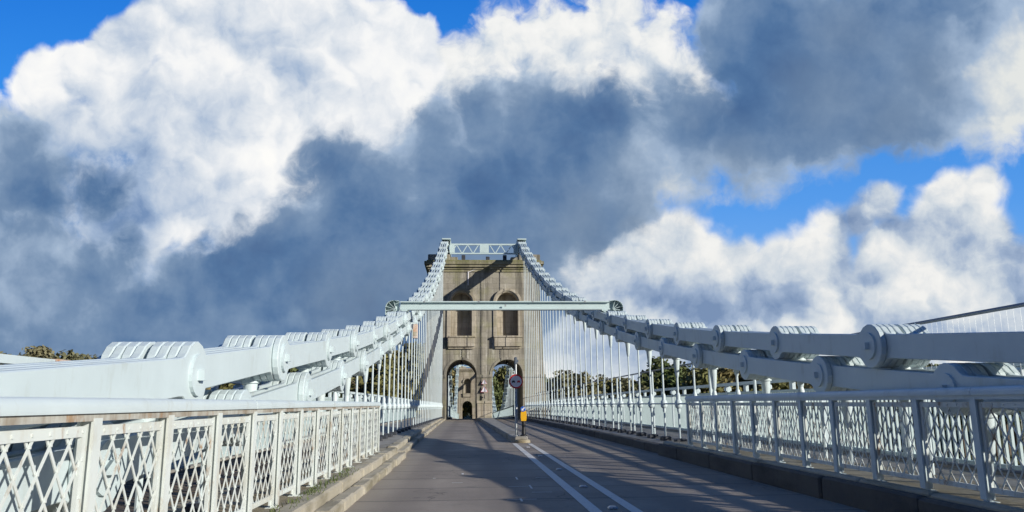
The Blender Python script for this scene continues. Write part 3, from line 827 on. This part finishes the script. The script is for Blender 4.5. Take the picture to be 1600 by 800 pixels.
# ================================================================ island sign and bollard
bx0, by0 = .19, 26.35; bz = .2+deck(by0)
t = thing('sign_post', 'slim pale post with a round red-rimmed no-overtaking sign on the island nose', 'road sign', (bx0, by0, bz))
MB().lathe([(.085, 0), (.085, .02), (.05, .03), (.05, 1.05), (.034, 1.07), (.034, 2.62), (.03, 2.64)], 12, (bx0, by0, bz)).build('post', M['galv'], t, smooth=True)
zc = 2.0; yy = by0-.05
def disc(r, ya, yb_, cx=bx0, cz=zc, nn=32): return MB().prism([(cx+r*math.cos(2*PI*k/nn), cz+r*math.sin(2*PI*k/nn)) for k in range(nn)], ya, yb_, 'y')
pl = disc(.245, yy-.012, yy).build('sign_plate', M['signred'], t)
disc(.195, yy-.0165, yy-.013).build('sign_face', M['signwhite'], pl)
def car(cx, cz, s): # front view of a car, as on the sign
    pts = [(-.078,-.042),(-.078,-.062),(-.048,-.062),(-.048,-.044),(.048,-.044),(.048,-.062),(.078,-.062),(.078,-.042),(.080,.0),(.064,.016),(.046,.052),(-.046,.052),(-.064,.016),(-.080,.0)]
    return [(cx+a*s, cz+b*s) for a, b in pts]
MB().prism(car(bx0-.090, zc-.005, .72), yy-.0195, yy-.017, 'y').build('car_symbol', M['black'], pl)
MB().prism(car(bx0+.090, zc-.005, .72), yy-.0195, yy-.017, 'y').build('car_symbol', M['signred'], pl)
mb = MB().bbox(bx0-.055, bx0+.045, by0-.07, by0+.07, bz+2.44, bz+2.68, .02).box(bx0+.046, bx0+.09, by0-.04, by0+.04, bz+2.50, bz+2.58)
mb.build('lamp_head', M['darkrail'], t)
MB().box(bx0-.05, bx0+.05, yy-.001, by0+.045, zc-.12, zc-.09).box(bx0-.05, bx0+.05, yy-.001, by0+.045, zc+.09, zc+.12).build('clamp', M['galv'], t)

kx, ky = .43, 26.2; kz = .2+deck(ky)
t = thing('traffic_bollard', 'black bollard with an amber yellow housing beside the island sign post', 'bollard', (kx, ky, kz))
MB().lathe([(.12, -.02), (.12, .03), (.075, .06), (.06, .30), (.065, .50)], 12, (kx, ky, kz)).build('base', M['black'], t, smooth=True)
mb = MB().prism([(kx-.085, kz+.50), (kx+.085, kz+.50), (kx+.10, kz+.60), (kx+.10, kz+.76), (kx+.075, kz+.84), (kx-.075, kz+.84), (kx-.10, kz+.76), (kx-.10, kz+.60)], ky-.08, ky+.08, 'y')
mb.build('housing', M['yellow'], t)
d = disc(.09, ky-.09, ky-.075, kx-.02, kz+.90, 24).build('arrow_disc', M['signblue'], t)
def arrow(cx, cz, s):
    c, s_ = math.cos(rad(45)), math.sin(rad(45))
    pts = [(-.02,.075),(.02,.075),(.02,-.01),(.055,-.01),(0,-.08),(-.055,-.01),(-.02,-.01)]
    a = rad(-45); return [(cx+(p*math.cos(a)-q*math.sin(a))*s, cz+(p*math.sin(a)+q*math.cos(a))*s) for p, q in pts]
MB().prism(arrow(kx-.02, kz+.90, .95), ky-.094, ky-.0905, 'y').build('arrow', M['signwhite'], d)
MB().prism([(kx-.05, kz+.841), (kx+.05, kz+.841), (kx+.04, kz+.98), (kx-.04, kz+.98)], ky-.07, ky+.05, 'y').build('cap', M['black'], t)

# weeds on the ledge at the foot of the left parapet
mb = MB(); rr = random.Random(3)
for cy in (8.6, 9.4, 9.7, 10.3, 10.9, 11.6, 7.6, 12.4, 6.8):
    for k in range(34):
        x = -3.36+rr.gauss(0, .06); y = cy+rr.gauss(0, .22); a = rr.uniform(0, 6.28); h = rr.uniform(.025, .075); w = .008
        dx, dy = math.cos(a), math.sin(a)
        z = .262 if x > -3.43 else .24
        mb.add([(x-dy*w, y+dx*w, z), (x+dy*w, y-dx*w, z), (x+dx*h*.8, y+dy*h*.8, z+h)], [(0,1,2)])
w = mb.build('weeds', M['leaf_green'], warp=True); w['kind'] = 'stuff'

# ================================================================ strait, shores and trees
struct(MB().add([(-4000,-3000,-31),(4000,-3000,-31),(4000,6000,-31),(-4000,6000,-31)], [(0,1,2,3)]).build('water', M['water']))
def hill_z(x, y):
    a = math.atan2(x, y); r = math.hypot(x, y)
    shore = 95+60*abs(math.sin(a*1.3+.4))
    t = max(0, (r-shore)/170.0); t = min(t, 1.0); t = t*t*(3-2*t)
    h = -32+t*(27+6*math.sin(a*3.1+1)+3*math.sin(a*7.3)) + max(0, min(1, (r-300)/500))*14
    c = max(0, 1-abs(x)/9.0)                           # under the bridge the bank stays below the deck
    return min(h, -6.5) if abs(x) < 14 and y < 215 else h
NA, NR = 150, 46
vs = []; fs = []
for i in range(NR+1):
    r = 80*(30.0)**(i/NR)
    for k in range(NA+1):
        a = rad(-118)+rad(236)*k/NA; x, y = r*math.sin(a), r*math.cos(a)
        vs.append((x, y, hill_z(x, y)+.8*math.sin(x*.21)*math.cos(y*.17)))
for i in range(NR):
    for k in range(NA):
        p = i*(NA+1)+k; fs.append((p, p+1, p+NA+2, p+NA+1))
o = struct(MB().add(vs, fs).build('terrain', M['hill'], smooth=True))

def crown_mesh(seed, n, h, w, leaf, sparse=0):
    rr = random.Random(seed); vs = []; fs = []
    lobes = []
    for k in range(16):
        a = rr.uniform(0, 6.28); q = rr.uniform(0, .62)*w/2; z = h*rr.uniform(.36, .95)
        sq = math.sqrt(max(.1, 1-((z/h-.6)/.46)**2))
        lobes.append((q*math.cos(a)*sq, q*math.sin(a)*sq, z, rr.uniform(.13, .25)*w))
    for k in range(n):
        cx, cy, cz, R_ = lobes[rr.randrange(16)]
        u = rr.uniform(-1, 1); t = rr.uniform(0, 6.28); q = R_*(rr.random()**.45); s_ = math.sqrt(1-u*u)
        c = Vector((cx+q*s_*math.cos(t), cy+q*s_*math.sin(t), cz+q*u*.85))
        d = Vector((rr.gauss(0,1), rr.gauss(0,1), rr.gauss(0,1))).normalized(); e = d.cross(Vector((rr.gauss(0,1), rr.gauss(0,1), rr.gauss(0,1)))).normalized(); g = d.cross(e)
        L = leaf*rr.uniform(.5, 1.3); b = len(vs)
        vs += [c+e*L, c+g*L*.55, c-e*L, c-g*L*.55]; fs.append((b, b+1, b+2, b+3))
    me = bpy.data.meshes.new('crown'); me.from_pydata([tuple(v) for v in vs], [], fs)
    return me
def trunk_mesh(seed, h, w):
    rr = random.Random(seed); mb = MB()
    mb.tube([(0,0,-1), (.1,0,h*.3), (-.1,.1,h*.62), (0,0,h*.9)], [.35, .27, .17, .05], 7)
    for k in range(9):
        a = rr.uniform(0, 6.28); z = h*rr.uniform(.28, .6); q = w*rr.uniform(.25, .42)
        mb.tube([(0,0,z), (q*.5*math.cos(a), q*.5*math.sin(a), z+h*.14), (q*math.cos(a), q*math.sin(a), z+h*.26)], [.13, .08, .03], 5)
    return mb.mesh('trunk', smooth=True)
VAR = [(crown_mesh(11+i, 2600, 13, w, .42), trunk_mesh(31+i, 13, w)) for i, w in enumerate((9.5, 11.0, 8.2, 10.2))]
KINDS = {'leaf_olive': ('olive and yellow-green', 0), 'leaf_brown': ('brown autumn', 1), 'leaf_green': ('dark green', 2)}
CR = {}
for k in KINDS:
    for i, (c, tr) in enumerate(VAR):
        m_ = c.copy(); m_.materials.append(M[k]); CR[k, i] = m_
for c, tr in VAR: tr.materials.append(M['bark'])
rt = random.Random(5)
TREES = []
def add_tree(x, y, top, kind, zone, width=1.0):
    base = hill_z(x, y); sc = max(.45, (top-base)/13.2)
    if sc > 1.5: base = top-13.2*1.5; sc = 1.5
    v = rt.randrange(4)
    t = thing('broadleaf_tree', '', 'tree', (x, y, base-.3)); t.rotation_euler.z = rt.uniform(0, 6.28)
    t.scale = (sc*width, sc*width, sc)
    link('crown', CR[kind, v], None, t); link('trunk', VAR[v][1], None, t)
    TREES.append((t, kind, zone, math.atan2(x+1.5, y)))
def band(az0, az1, n, r0, r1, elev, kinds, zone, width=1.0):
    for i in range(n):
        a = rad(az0+(az1-az0)*(i+.5+rt.uniform(-.35, .35))/n); r = rt.uniform(r0, r1)
        x, y = r*math.sin(a)-1.5, r*math.cos(a)
        if abs(x) < 8 and y < 190: continue
        e = elev(math.degrees(a))+rt.uniform(-.4, .3)
        add_tree(x, y, 1.3+r*math.tan(rad(e)), rt.choice(kinds), zone, width)
# left shore, seen over the parapet and between the rods
band(-36, -17, 20, 190, 230, lambda a: 3.55 if a < -22 else 3.2, ['leaf_brown', 'leaf_brown', 'leaf_olive'], 'left shore', 1.15)
band(-17, -2.5, 20, 120, 170, lambda a: 2.9 if a < -12 else 4.1 if a > -8 else 3.4, ['leaf_olive', 'leaf_olive', 'leaf_green', 'leaf_brown'], 'left shore by the tower', .9)
band(-34, -2, 22, 170, 260, lambda a: 1.7, ['leaf_olive', 'leaf_brown'], 'left shore', 1.05)
# behind the far tower, through the arches
band(-2.4, 3.2, 9, 205, 245, lambda a: 2.6, ['leaf_olive', 'leaf_green'], 'bank behind the far tower', .8)
band(1.4, 3.4, 4, 150, 176, lambda a: 2.3, ['leaf_green'], 'bank right of the far tower', .6)
# right shore
band(4, 24, 24, 190, 250, lambda a: 1.75+.6*math.sin(a*.55)**2+(.5 if a > 14 else 0), ['leaf_olive', 'leaf_brown', 'leaf_green'], 'right shore', 1.15)
band(4, 40, 30, 230, 320, lambda a: 1.7, ['leaf_olive', 'leaf_olive', 'leaf_brown'], 'right shore', 1.35)
band(24, 42, 16, 220, 280, lambda a: 2.0, ['leaf_green', 'leaf_green', 'leaf_olive'], 'right shore far along', 1.25)
TREES.sort(key=lambda q: q[3])
cnt = {}
for t, kind, zone, a in TREES:
    key = (kind, zone); cnt[key] = cnt.get(key, 0)+1
    t['label'] = '%s tree, %s of its colour on the %s' % (KINDS[kind][0], ordinal(cnt[key]), zone)
    t['group'] = 'trees on the wooded shores'
# ================================================================ sky: Nishita blue with modelled cloud fields by direction
SUNDIR = (1.0, -.84, .42); SUN_E = 5.0; EXPO = 0.0
W = bpy.data.worlds.new('World'); S.world = W; W.use_nodes = True; nt = W.node_tree; nt.nodes.clear()
def grp(name, build):
    g = bpy.data.node_groups.new(name, 'ShaderNodeTree')
    g.interface.new_socket('P', in_out='INPUT', socket_type='NodeSocketVector')
    g.interface.new_socket('F', in_out='OUTPUT', socket_type='NodeSocketVector' if 'cumulus' == name or name in ('low_cumulus', 'shaded_lobes') else 'NodeSocketFloat')
    gi = g.nodes.new('NodeGroupInput'); go = g.nodes.new('NodeGroupOutput')
    g.links.new(build(g, gi.outputs[0]), go.inputs[0])
    return g
def call(nt, g, p):
    n = nt.nodes.new('ShaderNodeGroup'); n.node_tree = g; nt.links.new(p, n.inputs[0]); return n.outputs[0]
def vmath(nt, op, a, b=None, out=0):
    n = N(nt, 'ShaderNodeVectorMath', operation=op)
    for i, v in enumerate((a, b)):
        if v is None: continue
        if hasattr(v, 'is_linked'): nt.links.new(v, n.inputs[i])
        else: n.inputs[i].default_value = v
    return n.outputs[out]
def union(nt, p, circ, k=.18):
    """smooth union of round lobes; positive inside, unit = 100 px of arc at the middle of the view"""
    acc = None
    for cx, cy, r in circ:
        d = vmath(nt, 'DISTANCE', p, (cx/100, (800-cy)/100, 0), 1)
        f = mth(nt, 'SUBTRACT', r/100, d)
        acc = f if acc is None else mth(nt, 'SMOOTH_MAX', acc, f, k)
    return acc
def sstep(nt, x, a, b):
    m = N(nt, 'ShaderNodeMapRange', interpolation_type='SMOOTHSTEP'); m.inputs[1].default_value = a; m.inputs[2].default_value = b
    nt.links.new(x, m.inputs[0]); return m.outputs[0]
def nz(nt, p, scale, detail=5, rough=.55, dist=0, off=(0,0,0), stretch=(1,1,1)):
    mp = N(nt, 'ShaderNodeMapping'); mp.inputs['Location'].default_value = off; mp.inputs['Scale'].default_value = stretch
    nt.links.new(p, mp.inputs[0])
    n = N(nt, 'ShaderNodeTexNoise', noise_dimensions='2D'); n.inputs['Scale'].default_value = scale; n.inputs['Detail'].default_value = detail
    n.inputs['Roughness'].default_value = rough; n.inputs['Distortion'].default_value = dist
    nt.links.new(mp.outputs[0], n.inputs['Vector']); return n.outputs[0]
def vor(nt, p, scale, detail=3, rough=.5, off=(0,0,0), smooth=.35):
    mp = N(nt, 'ShaderNodeMapping'); mp.inputs['Location'].default_value = off; nt.links.new(p, mp.inputs[0])
    v = N(nt, 'ShaderNodeTexVoronoi', feature='F1', voronoi_dimensions='2D'); v.normalize = False
    v.inputs['Scale'].default_value = scale; v.inputs['Detail'].default_value = detail; v.inputs['Roughness'].default_value = rough
    nt.links.new(mp.outputs[0], v.inputs['Vector']); return v.outputs['Distance']
def warp(nt, p, scale, amp, detail=3, off=(0,0,0)):
    mp = N(nt, 'ShaderNodeMapping'); mp.inputs['Location'].default_value = off; nt.links.new(p, mp.inputs[0])
    n = N(nt, 'ShaderNodeTexNoise', noise_dimensions='2D'); n.inputs['Scale'].default_value = scale; n.inputs['Detail'].default_value = detail
    nt.links.new(mp.outputs[0], n.inputs['Vector'])
    c = vmath(nt, 'SUBTRACT', n.outputs[1], (.5, .5, .5)); c = vmath(nt, 'MULTIPLY', c, (amp*2, amp*2, 0))
    return vmath(nt, 'ADD', p, c)
def lin(r, g, b): return tuple(((c/255)/12.92 if c/255 <= .04045 else ((c/255+.055)/1.055)**2.4) for c in (r, g, b))

# direction -> coordinates on the plane of sky facing the bridge's far end (fixed in the world)
_R = Matrix.Rotation(rad(-3.456), 3, 'Z') @ Matrix.Rotation(PI/2+rad(11.03), 3, 'X')
AX, AY, AZ = (_R @ Vector(v) for v in ((1,0,0), (0,1,0), (0,0,-1)))
dirn = N(nt, 'ShaderNodeTexCoord').outputs['Generated']
fz = mth(nt, 'MAXIMUM', mth(nt, 'ABSOLUTE', vmath(nt, 'DOT_PRODUCT', dirn, tuple(AZ), 1)), .30)
cu = mth(nt, 'MULTIPLY_ADD', mth(nt, 'DIVIDE', vmath(nt, 'DOT_PRODUCT', dirn, tuple(AX), 1), fz), 11.7, 8.0)
cv = mth(nt, 'MULTIPLY_ADD', mth(nt, 'DIVIDE', vmath(nt, 'DOT_PRODUCT', dirn, tuple(AY), 1), fz), 11.7, 4.0)
cmb = N(nt, 'ShaderNodeCombineXYZ'); nt.links.new(cu, cmb.inputs[0]); nt.links.new(cv, cmb.inputs[1])
P = cmb.outputs[0]

# --- cauliflower relief: every lobe is a bump with its own lit and shaded side. x = outline height, y = light
def cumulus(name, octs, wamp, off):
    def build(g, p):
        q = warp(g, p, 1.2, wamp, 4, off)
        q = warp(g, q, 3.6, .075, 4, off)
        msk = sstep(g, nz(g, q, .75, 3, .5, 0, (off[1], off[0], 0)), .34, .66)
        H = Lm = None
        for sc, ah, al_, feat in octs:
            mp = N(g, 'ShaderNodeMapping'); mp.inputs['Location'].default_value = (off[0]+sc, off[1]-sc, 0); g.links.new(q, mp.inputs[0])
            v = N(g, 'ShaderNodeTexVoronoi', feature=feat, voronoi_dimensions='2D'); v.normalize = False
            v.inputs['Scale'].default_value = sc; v.inputs['Detail'].default_value = 0
            if feat == 'SMOOTH_F1': v.inputs['Smoothness'].default_value = .75
            g.links.new(mp.outputs[0], v.inputs['Vector'])
            h = mth(g, 'MULTIPLY', mth(g, 'SUBTRACT', .42, v.outputs['Distance']), ah)
            n = vmath(g, 'SUBTRACT', mp.outputs[0], v.outputs['Position'])
            l = mth(g, 'MULTIPLY', vmath(g, 'DOT_PRODUCT', n, (.62, .78, 0), 1), sc*al_)
            if sc > 1.6: l = mth(g, 'MULTIPLY', l, msk)
            H = h if H is None else mth(g, 'ADD', H, h); Lm = l if Lm is None else mth(g, 'ADD', Lm, l)
        b = mth(g, 'SUBTRACT', nz(g, q, 1.7, 6, .60), .5)
        H = mth(g, 'MULTIPLY_ADD', b, .20, H); Lm = mth(g, 'MULTIPLY_ADD', b, .62, Lm)
        c = N(g, 'ShaderNodeCombineXYZ'); g.links.new(H, c.inputs[0]); g.links.new(Lm, c.inputs[1])
        return c.outputs[0]
    g = grp(name, build); 
    return g
def call2(nt, g, p):
    sp = N(nt, 'ShaderNodeSeparateXYZ'); nt.links.new(call(nt, g, p), sp.inputs[0]); return sp.outputs[0], sp.outputs[1]
CUM = cumulus('cumulus', [(.72, .46, .42, 'SMOOTH_F1'), (1.75, .22, .30, 'SMOOTH_F1'), (4.1, .09, .08, 'SMOOTH_F1')], .24, (3.1, 1.7, 0))
CUB = cumulus('low_cumulus', [(.95, .38, .46, 'SMOOTH_F1'), (2.2, .17, .26, 'SMOOTH_F1'), (5.0, .07, .08, 'SMOOTH_F1')], .20, (8.3, 4.2, 0))
CUD = cumulus('shaded_lobes', [(.62, .50, .50, 'SMOOTH_F1'), (1.5, .22, .26, 'SMOOTH_F1')], .26, (1.4, 7.7, 0))
WHITE = [(80,114,46),(46,130,26),(112,98,40),(160,108,56),(200,76,58),(240,42,50),(290,30,52),(340,60,90),(430,50,90),(520,66,92),(590,52,58),(640,70,36),(650,110,36),(612,148,66),(560,180,60),(500,150,90),(395,150,90),(300,150,92),(222,185,50),(150,188,42),(108,200,24),(330,240,96),(280,300,80),(410,225,76),(215,340,70),(370,300,80),(450,250,76),(190,150,50)]
FW = lambda p: mth(nt, 'ADD', union(nt, p, WHITE, .10), .10)
BANK = [(1062,385,46),(1010,405,48),(962,428,48),(1110,418,48),(1150,450,60),(1050,470,80),(905,440,40),(880,470,55),(1345,350,36),(1305,358,36),(1378,332,22),(1290,405,55),(1385,400,60),(1500,312,36),(1535,300,30),(1470,335,36),(1520,370,56),(1450,400,66),(1240,455,74),(1400,480,95),(1545,450,80),(1300,500,85),(1590,440,50),(1640,480,90),(1180,530,110),(1000,540,110),(1480,560,120),(860,530,90),(1320,580,120),(1620,560,110),(1080,600,110),(920,600,100)]
FB = lambda p: mth(nt, 'ADD', union(nt, p, BANK, .10), .10)
MID = [(800,70,70),(870,60,80),(960,50,84),(1035,50,50),(1000,120,70),(905,125,60),(765,80,45),(1055,120,50),(1095,165,45),(740,130,70),(690,110,60),(830,130,60)]
b_mid = lambda g, q: mth(g, 'MULTIPLY', mth(g, 'SUBTRACT', nz(g, q, 1.5, 5, .56, 0, (2, 8, 0)), .5), 1.15)
TM = grp('upper_cloud_texture', b_mid)
DARK = [(535,270,50),(585,300,60),(640,270,60),(495,320,40),(690,235,72),(760,195,70),(850,215,100),(950,235,100),(1060,225,95),(1150,225,70),(430,405,62),(310,440,72),(190,420,52),(560,420,160),(740,380,150),(880,320,90),(960,300,70),(50,290,70),(140,292,34),(30,222,50),(20,410,110),(110,480,120),(350,520,150),(600,520,160),(780,470,110),(1210,70,115),(1300,100,130),(1400,70,120),(1190,190,85),(1290,190,80),(1390,170,75),(1480,165,68),(1560,150,75),(1500,40,110),(1620,90,110),(-60,520,200),(180,600,170),(420,620,170),(660,580,130),(-20,640,150)]
def soft(p, circ, a, b):
    return sstep(nt, union(nt, p, circ, .4), a, b)

Pw = warp(nt, P, .8, .35, 4, (3, 3, 0))
fine = nz(nt, P, 2.4, 6, .62, 0, (4, 4, 0))
big = nz(nt, P, .55, 5, .58, 0, (1.2, 7, 0))
# clear sky
sk = N(nt, 'ShaderNodeTexSky', sky_type='NISHITA', sun_disc=False); sk.sun_elevation = rad(17); sk.sun_rotation = math.atan2(1, -.84)
skc = vmath(nt, 'MULTIPLY', sk.outputs[0], (.030, .085, .175))
g_ = ramp(nt, mth(nt, 'DIVIDE', cv, 8.0), [(.22, lin(190,212,238)), (.40, lin(140,190,245)), (.60, lin(95,165,244)), (.85, lin(48,142,236)), (1.0, lin(30,126,228))])
col = mix(nt, .72, skc, g_)
# thin grey-blue veil behind the big clouds
veil = soft(Pw, [(250,100,70),(140,155,50),(480,100,90),(150,330,170),(330,260,150),(560,180,150),(760,180,130),(930,170,120),(1060,140,70),(60,230,80),(150,480,220),(480,480,220),(760,420,200)], -.25, .25)
col = mix(nt, mth(nt, 'MULTIPLY', veil, .92), col, mix(nt, sstep(nt, fine, .3, .7), lin(128,158,198), lin(196,208,224)))
# low bank on the right
LD = (.16, .26, 0)
b0, bl = call2(nt, CUB, P)
h0 = mth(nt, 'ADD', FB(P), b0)
lit = mth(nt, 'MULTIPLY_ADD', bl, 1.35, .55)
lit = mth(nt, 'ADD', lit, mth(nt, 'MULTIPLY_ADD', big, .9, -.45))
lit = mth(nt, 'ADD', lit, mth(nt, 'MULTIPLY_ADD', fine, .3, -.15))
sh = soft(Pw, [(1420,385,40),(1500,385,45),(1570,390,40),(1300,415,45),(1350,440,40),(1250,500,60),(1120,520,70),(960,520,60),(1400,560,70),(1580,540,50),(1440,370,34),(1030,560,80)], -.55, .55)
lit = mth(nt, 'SUBTRACT', lit, mth(nt, 'MULTIPLY', sh, .5))
lit = mth(nt, 'MULTIPLY_ADD', lit, .72, .17)
bc = ramp(nt, lit, [(0.0, lin(122,146,182)), (.22, lin(158,177,204)), (.45, lin(206,215,224)), (.70, lin(240,240,238)), (1.0, lin(253,252,248))])
col = mix(nt, sstep(nt, h0, -.10, .16), col, bc)
c0, cl = call2(nt, CUM, P)
# upper centre cloud
Pm = warp(nt, P, 1.6, .22, 3, (5, 1, 0))
t0 = call(nt, TM, Pm); t1 = call(nt, TM, vmath(nt, 'ADD', Pm, (.12, .22, 0))); m0 = mth(nt, 'ADD', t0, union(nt, Pm, MID, .25))
ml = mth(nt, 'ADD', mth(nt, 'MULTIPLY_ADD', mth(nt, 'SUBTRACT', t0, t1), .75, .56), mth(nt, 'MULTIPLY_ADD', big, .7, -.35))
ml = mth(nt, 'MULTIPLY_ADD', cl, .35, ml)
mc = ramp(nt, ml, [(0.05, lin(150,172,200)), (.35, lin(205,215,226)), (.65, lin(240,241,240)), (.95, lin(252,251,248))])
col = mix(nt, sstep(nt, m0, -.12, .36), col, mc)
# great white cumulus
w0 = mth(nt, 'ADD', FW(P), c0)
wl = mth(nt, 'MULTIPLY_ADD', cl, 1.15, .63)
wl = mth(nt, 'ADD', wl, mth(nt, 'MULTIPLY_ADD', big, .9, -.45))
ws = soft(Pw, [(150,270,60),(110,240,50),(200,360,80),(330,150,45),(430,150,40),(250,150,55),(130,160,40),(230,250,30)], -.75, .65)
wl = mth(nt, 'SUBTRACT', wl, mth(nt, 'MULTIPLY', ws, .60))
wl = mth(nt, 'MULTIPLY_ADD', wl, .80, .14)
wc = ramp(nt, wl, [(0.0, lin(118,146,186)), (.22, lin(165,185,212)), (.48, lin(214,222,232)), (.72, lin(244,245,246)), (.95, lin(254,253,250))])
col = mix(nt, sstep(nt, w0, -.04, .13), col, wc)
# shaded mass in front
Pd = warp(nt, P, 1.0, .28, 4, (1.5, 4, 0))
e0, el = call2(nt, CUD, Pd)
e0 = mth(nt, 'ADD', e0, mth(nt, 'MULTIPLY', mth(nt, 'SUBTRACT', nz(nt, Pd, 1.6, 6, .58, 0, (9, 3, 0)), .5), .75))
d0 = mth(nt, 'ADD', mth(nt, 'ADD', e0, union(nt, Pd, DARK, .22)), .20)
dl = mth(nt, 'ADD', mth(nt, 'MULTIPLY_ADD', el, .42, .34), mth(nt, 'MULTIPLY_ADD', big, 1.1, -.53))
core = soft(Pw, [(300,410,70),(430,380,50),(520,240,40),(700,330,70),(560,330,60),(900,180,40),(1250,120,60)], -.8, .5)
dl = mth(nt, 'SUBTRACT', dl, mth(nt, 'MULTIPLY', core, .22))
lift = soft(Pw, [(60,420,50),(190,480,40),(30,180,50),(350,480,40),(470,330,25),(1000,290,40),(600,250,20)], -.9, .5)
dl = mth(nt, 'ADD', dl, mth(nt, 'MULTIPLY', lift, .16))
warmr = soft(Pw, [(1650,130,40)], -2.3, .9)
edge = mth(nt, 'SUBTRACT', 1.0, sstep(nt, d0, .05, .75))
dl = mth(nt, 'ADD', dl, mth(nt, 'MULTIPLY', edge, .34))
low = soft(Pw, [(760,440,80),(700,420,60),(900,360,60),(1000,320,60),(560,480,80),(1150,250,50),(640,470,60),(1280,150,70),(1390,190,60),(1450,120,60),(1330,60,50)], -.6, .6)
dl = mth(nt, 'ADD', dl, mth(nt, 'MULTIPLY', warmr, .92))
dl = mth(nt, 'MULTIPLY_ADD', dl, .85, .06)
dc = ramp(nt, dl, [(0.0, lin(64,97,142)), (.25, lin(84,117,158)), (.5, lin(118,144,176)), (.75, lin(166,186,210)), (1.0, lin(230,232,228))])
dc = mix(nt, mth(nt, 'MULTIPLY', low, .42), dc, lin(124,142,163))
al = sstep(nt, d0, -.06, .38)
col = mix(nt, mth(nt, 'MULTIPLY', al, .97), col, dc)
# sky overhead and behind, out of view, darkened and blued to cut ambient light
fwd = vmath(nt, 'DOT_PRODUCT', dirn, tuple(AZ), 1)
ov = mix(nt, sstep(nt, fine, .35, .65), lin(30,68,124), lin(46,84,136))
col = mix(nt, sstep(nt, fwd, .75, .60), col, ov)
# ground half of the sphere
sepd = N(nt, 'ShaderNodeSeparateXYZ'); nt.links.new(dirn, sepd.inputs[0])
col = mix(nt, sstep(nt, sepd.outputs[2], -.02, -.10), col, lin(70,85,90))
bg = N(nt, 'ShaderNodeBackground'); bg.inputs[1].default_value = 1.0; o = N(nt, 'ShaderNodeOutputWorld')
nt.links.new(col, bg.inputs[0]); nt.links.new(bg.outputs[0], o.inputs[0])
W.cycles.sampling_method = 'MANUAL'; W.cycles.sample_map_resolution = 512
# ================================================================ sun, camera, render settings
sun = bpy.data.lights.new('sun', 'SUN'); sun.energy = SUN_E; sun.angle = rad(.55); sun.color = (1.0, .95, .86)
so = bpy.data.objects.new('sun', sun); COL.objects.link(so)
sd = Vector(SUNDIR).normalized()
so.rotation_euler = sd.to_track_quat('Z', 'Y').to_euler()
cam = bpy.data.cameras.new('camera'); cam.sensor_width = 36; cam.lens = 1170/1600*36; cam.clip_end = 20000; cam.clip_start = .05
co = bpy.data.objects.new('camera', cam); COL.objects.link(co)
co.matrix_world = Matrix.Translation((-1.5, 0, 1.3)) @ Matrix.Rotation(rad(-3.456), 4, 'Z') @ Matrix.Rotation(PI/2+rad(11.03), 4, 'X') @ Matrix.Rotation(rad(-.5), 4, 'Z')
S.camera = co
S.view_settings.view_transform = 'Standard'; S.view_settings.look = 'None'; S.view_settings.exposure = EXPO; S.view_settings.gamma = 1
S.cycles.use_denoising = True
S.cycles.max_bounces = 6; S.cycles.diffuse_bounces = 3; S.cycles.glossy_bounces = 3
S.cycles.sample_clamp_indirect = 6
S.cycles.use_adaptive_sampling = True; S.cycles.adaptive_threshold = .015; S.cycles.adaptive_min_samples = 8
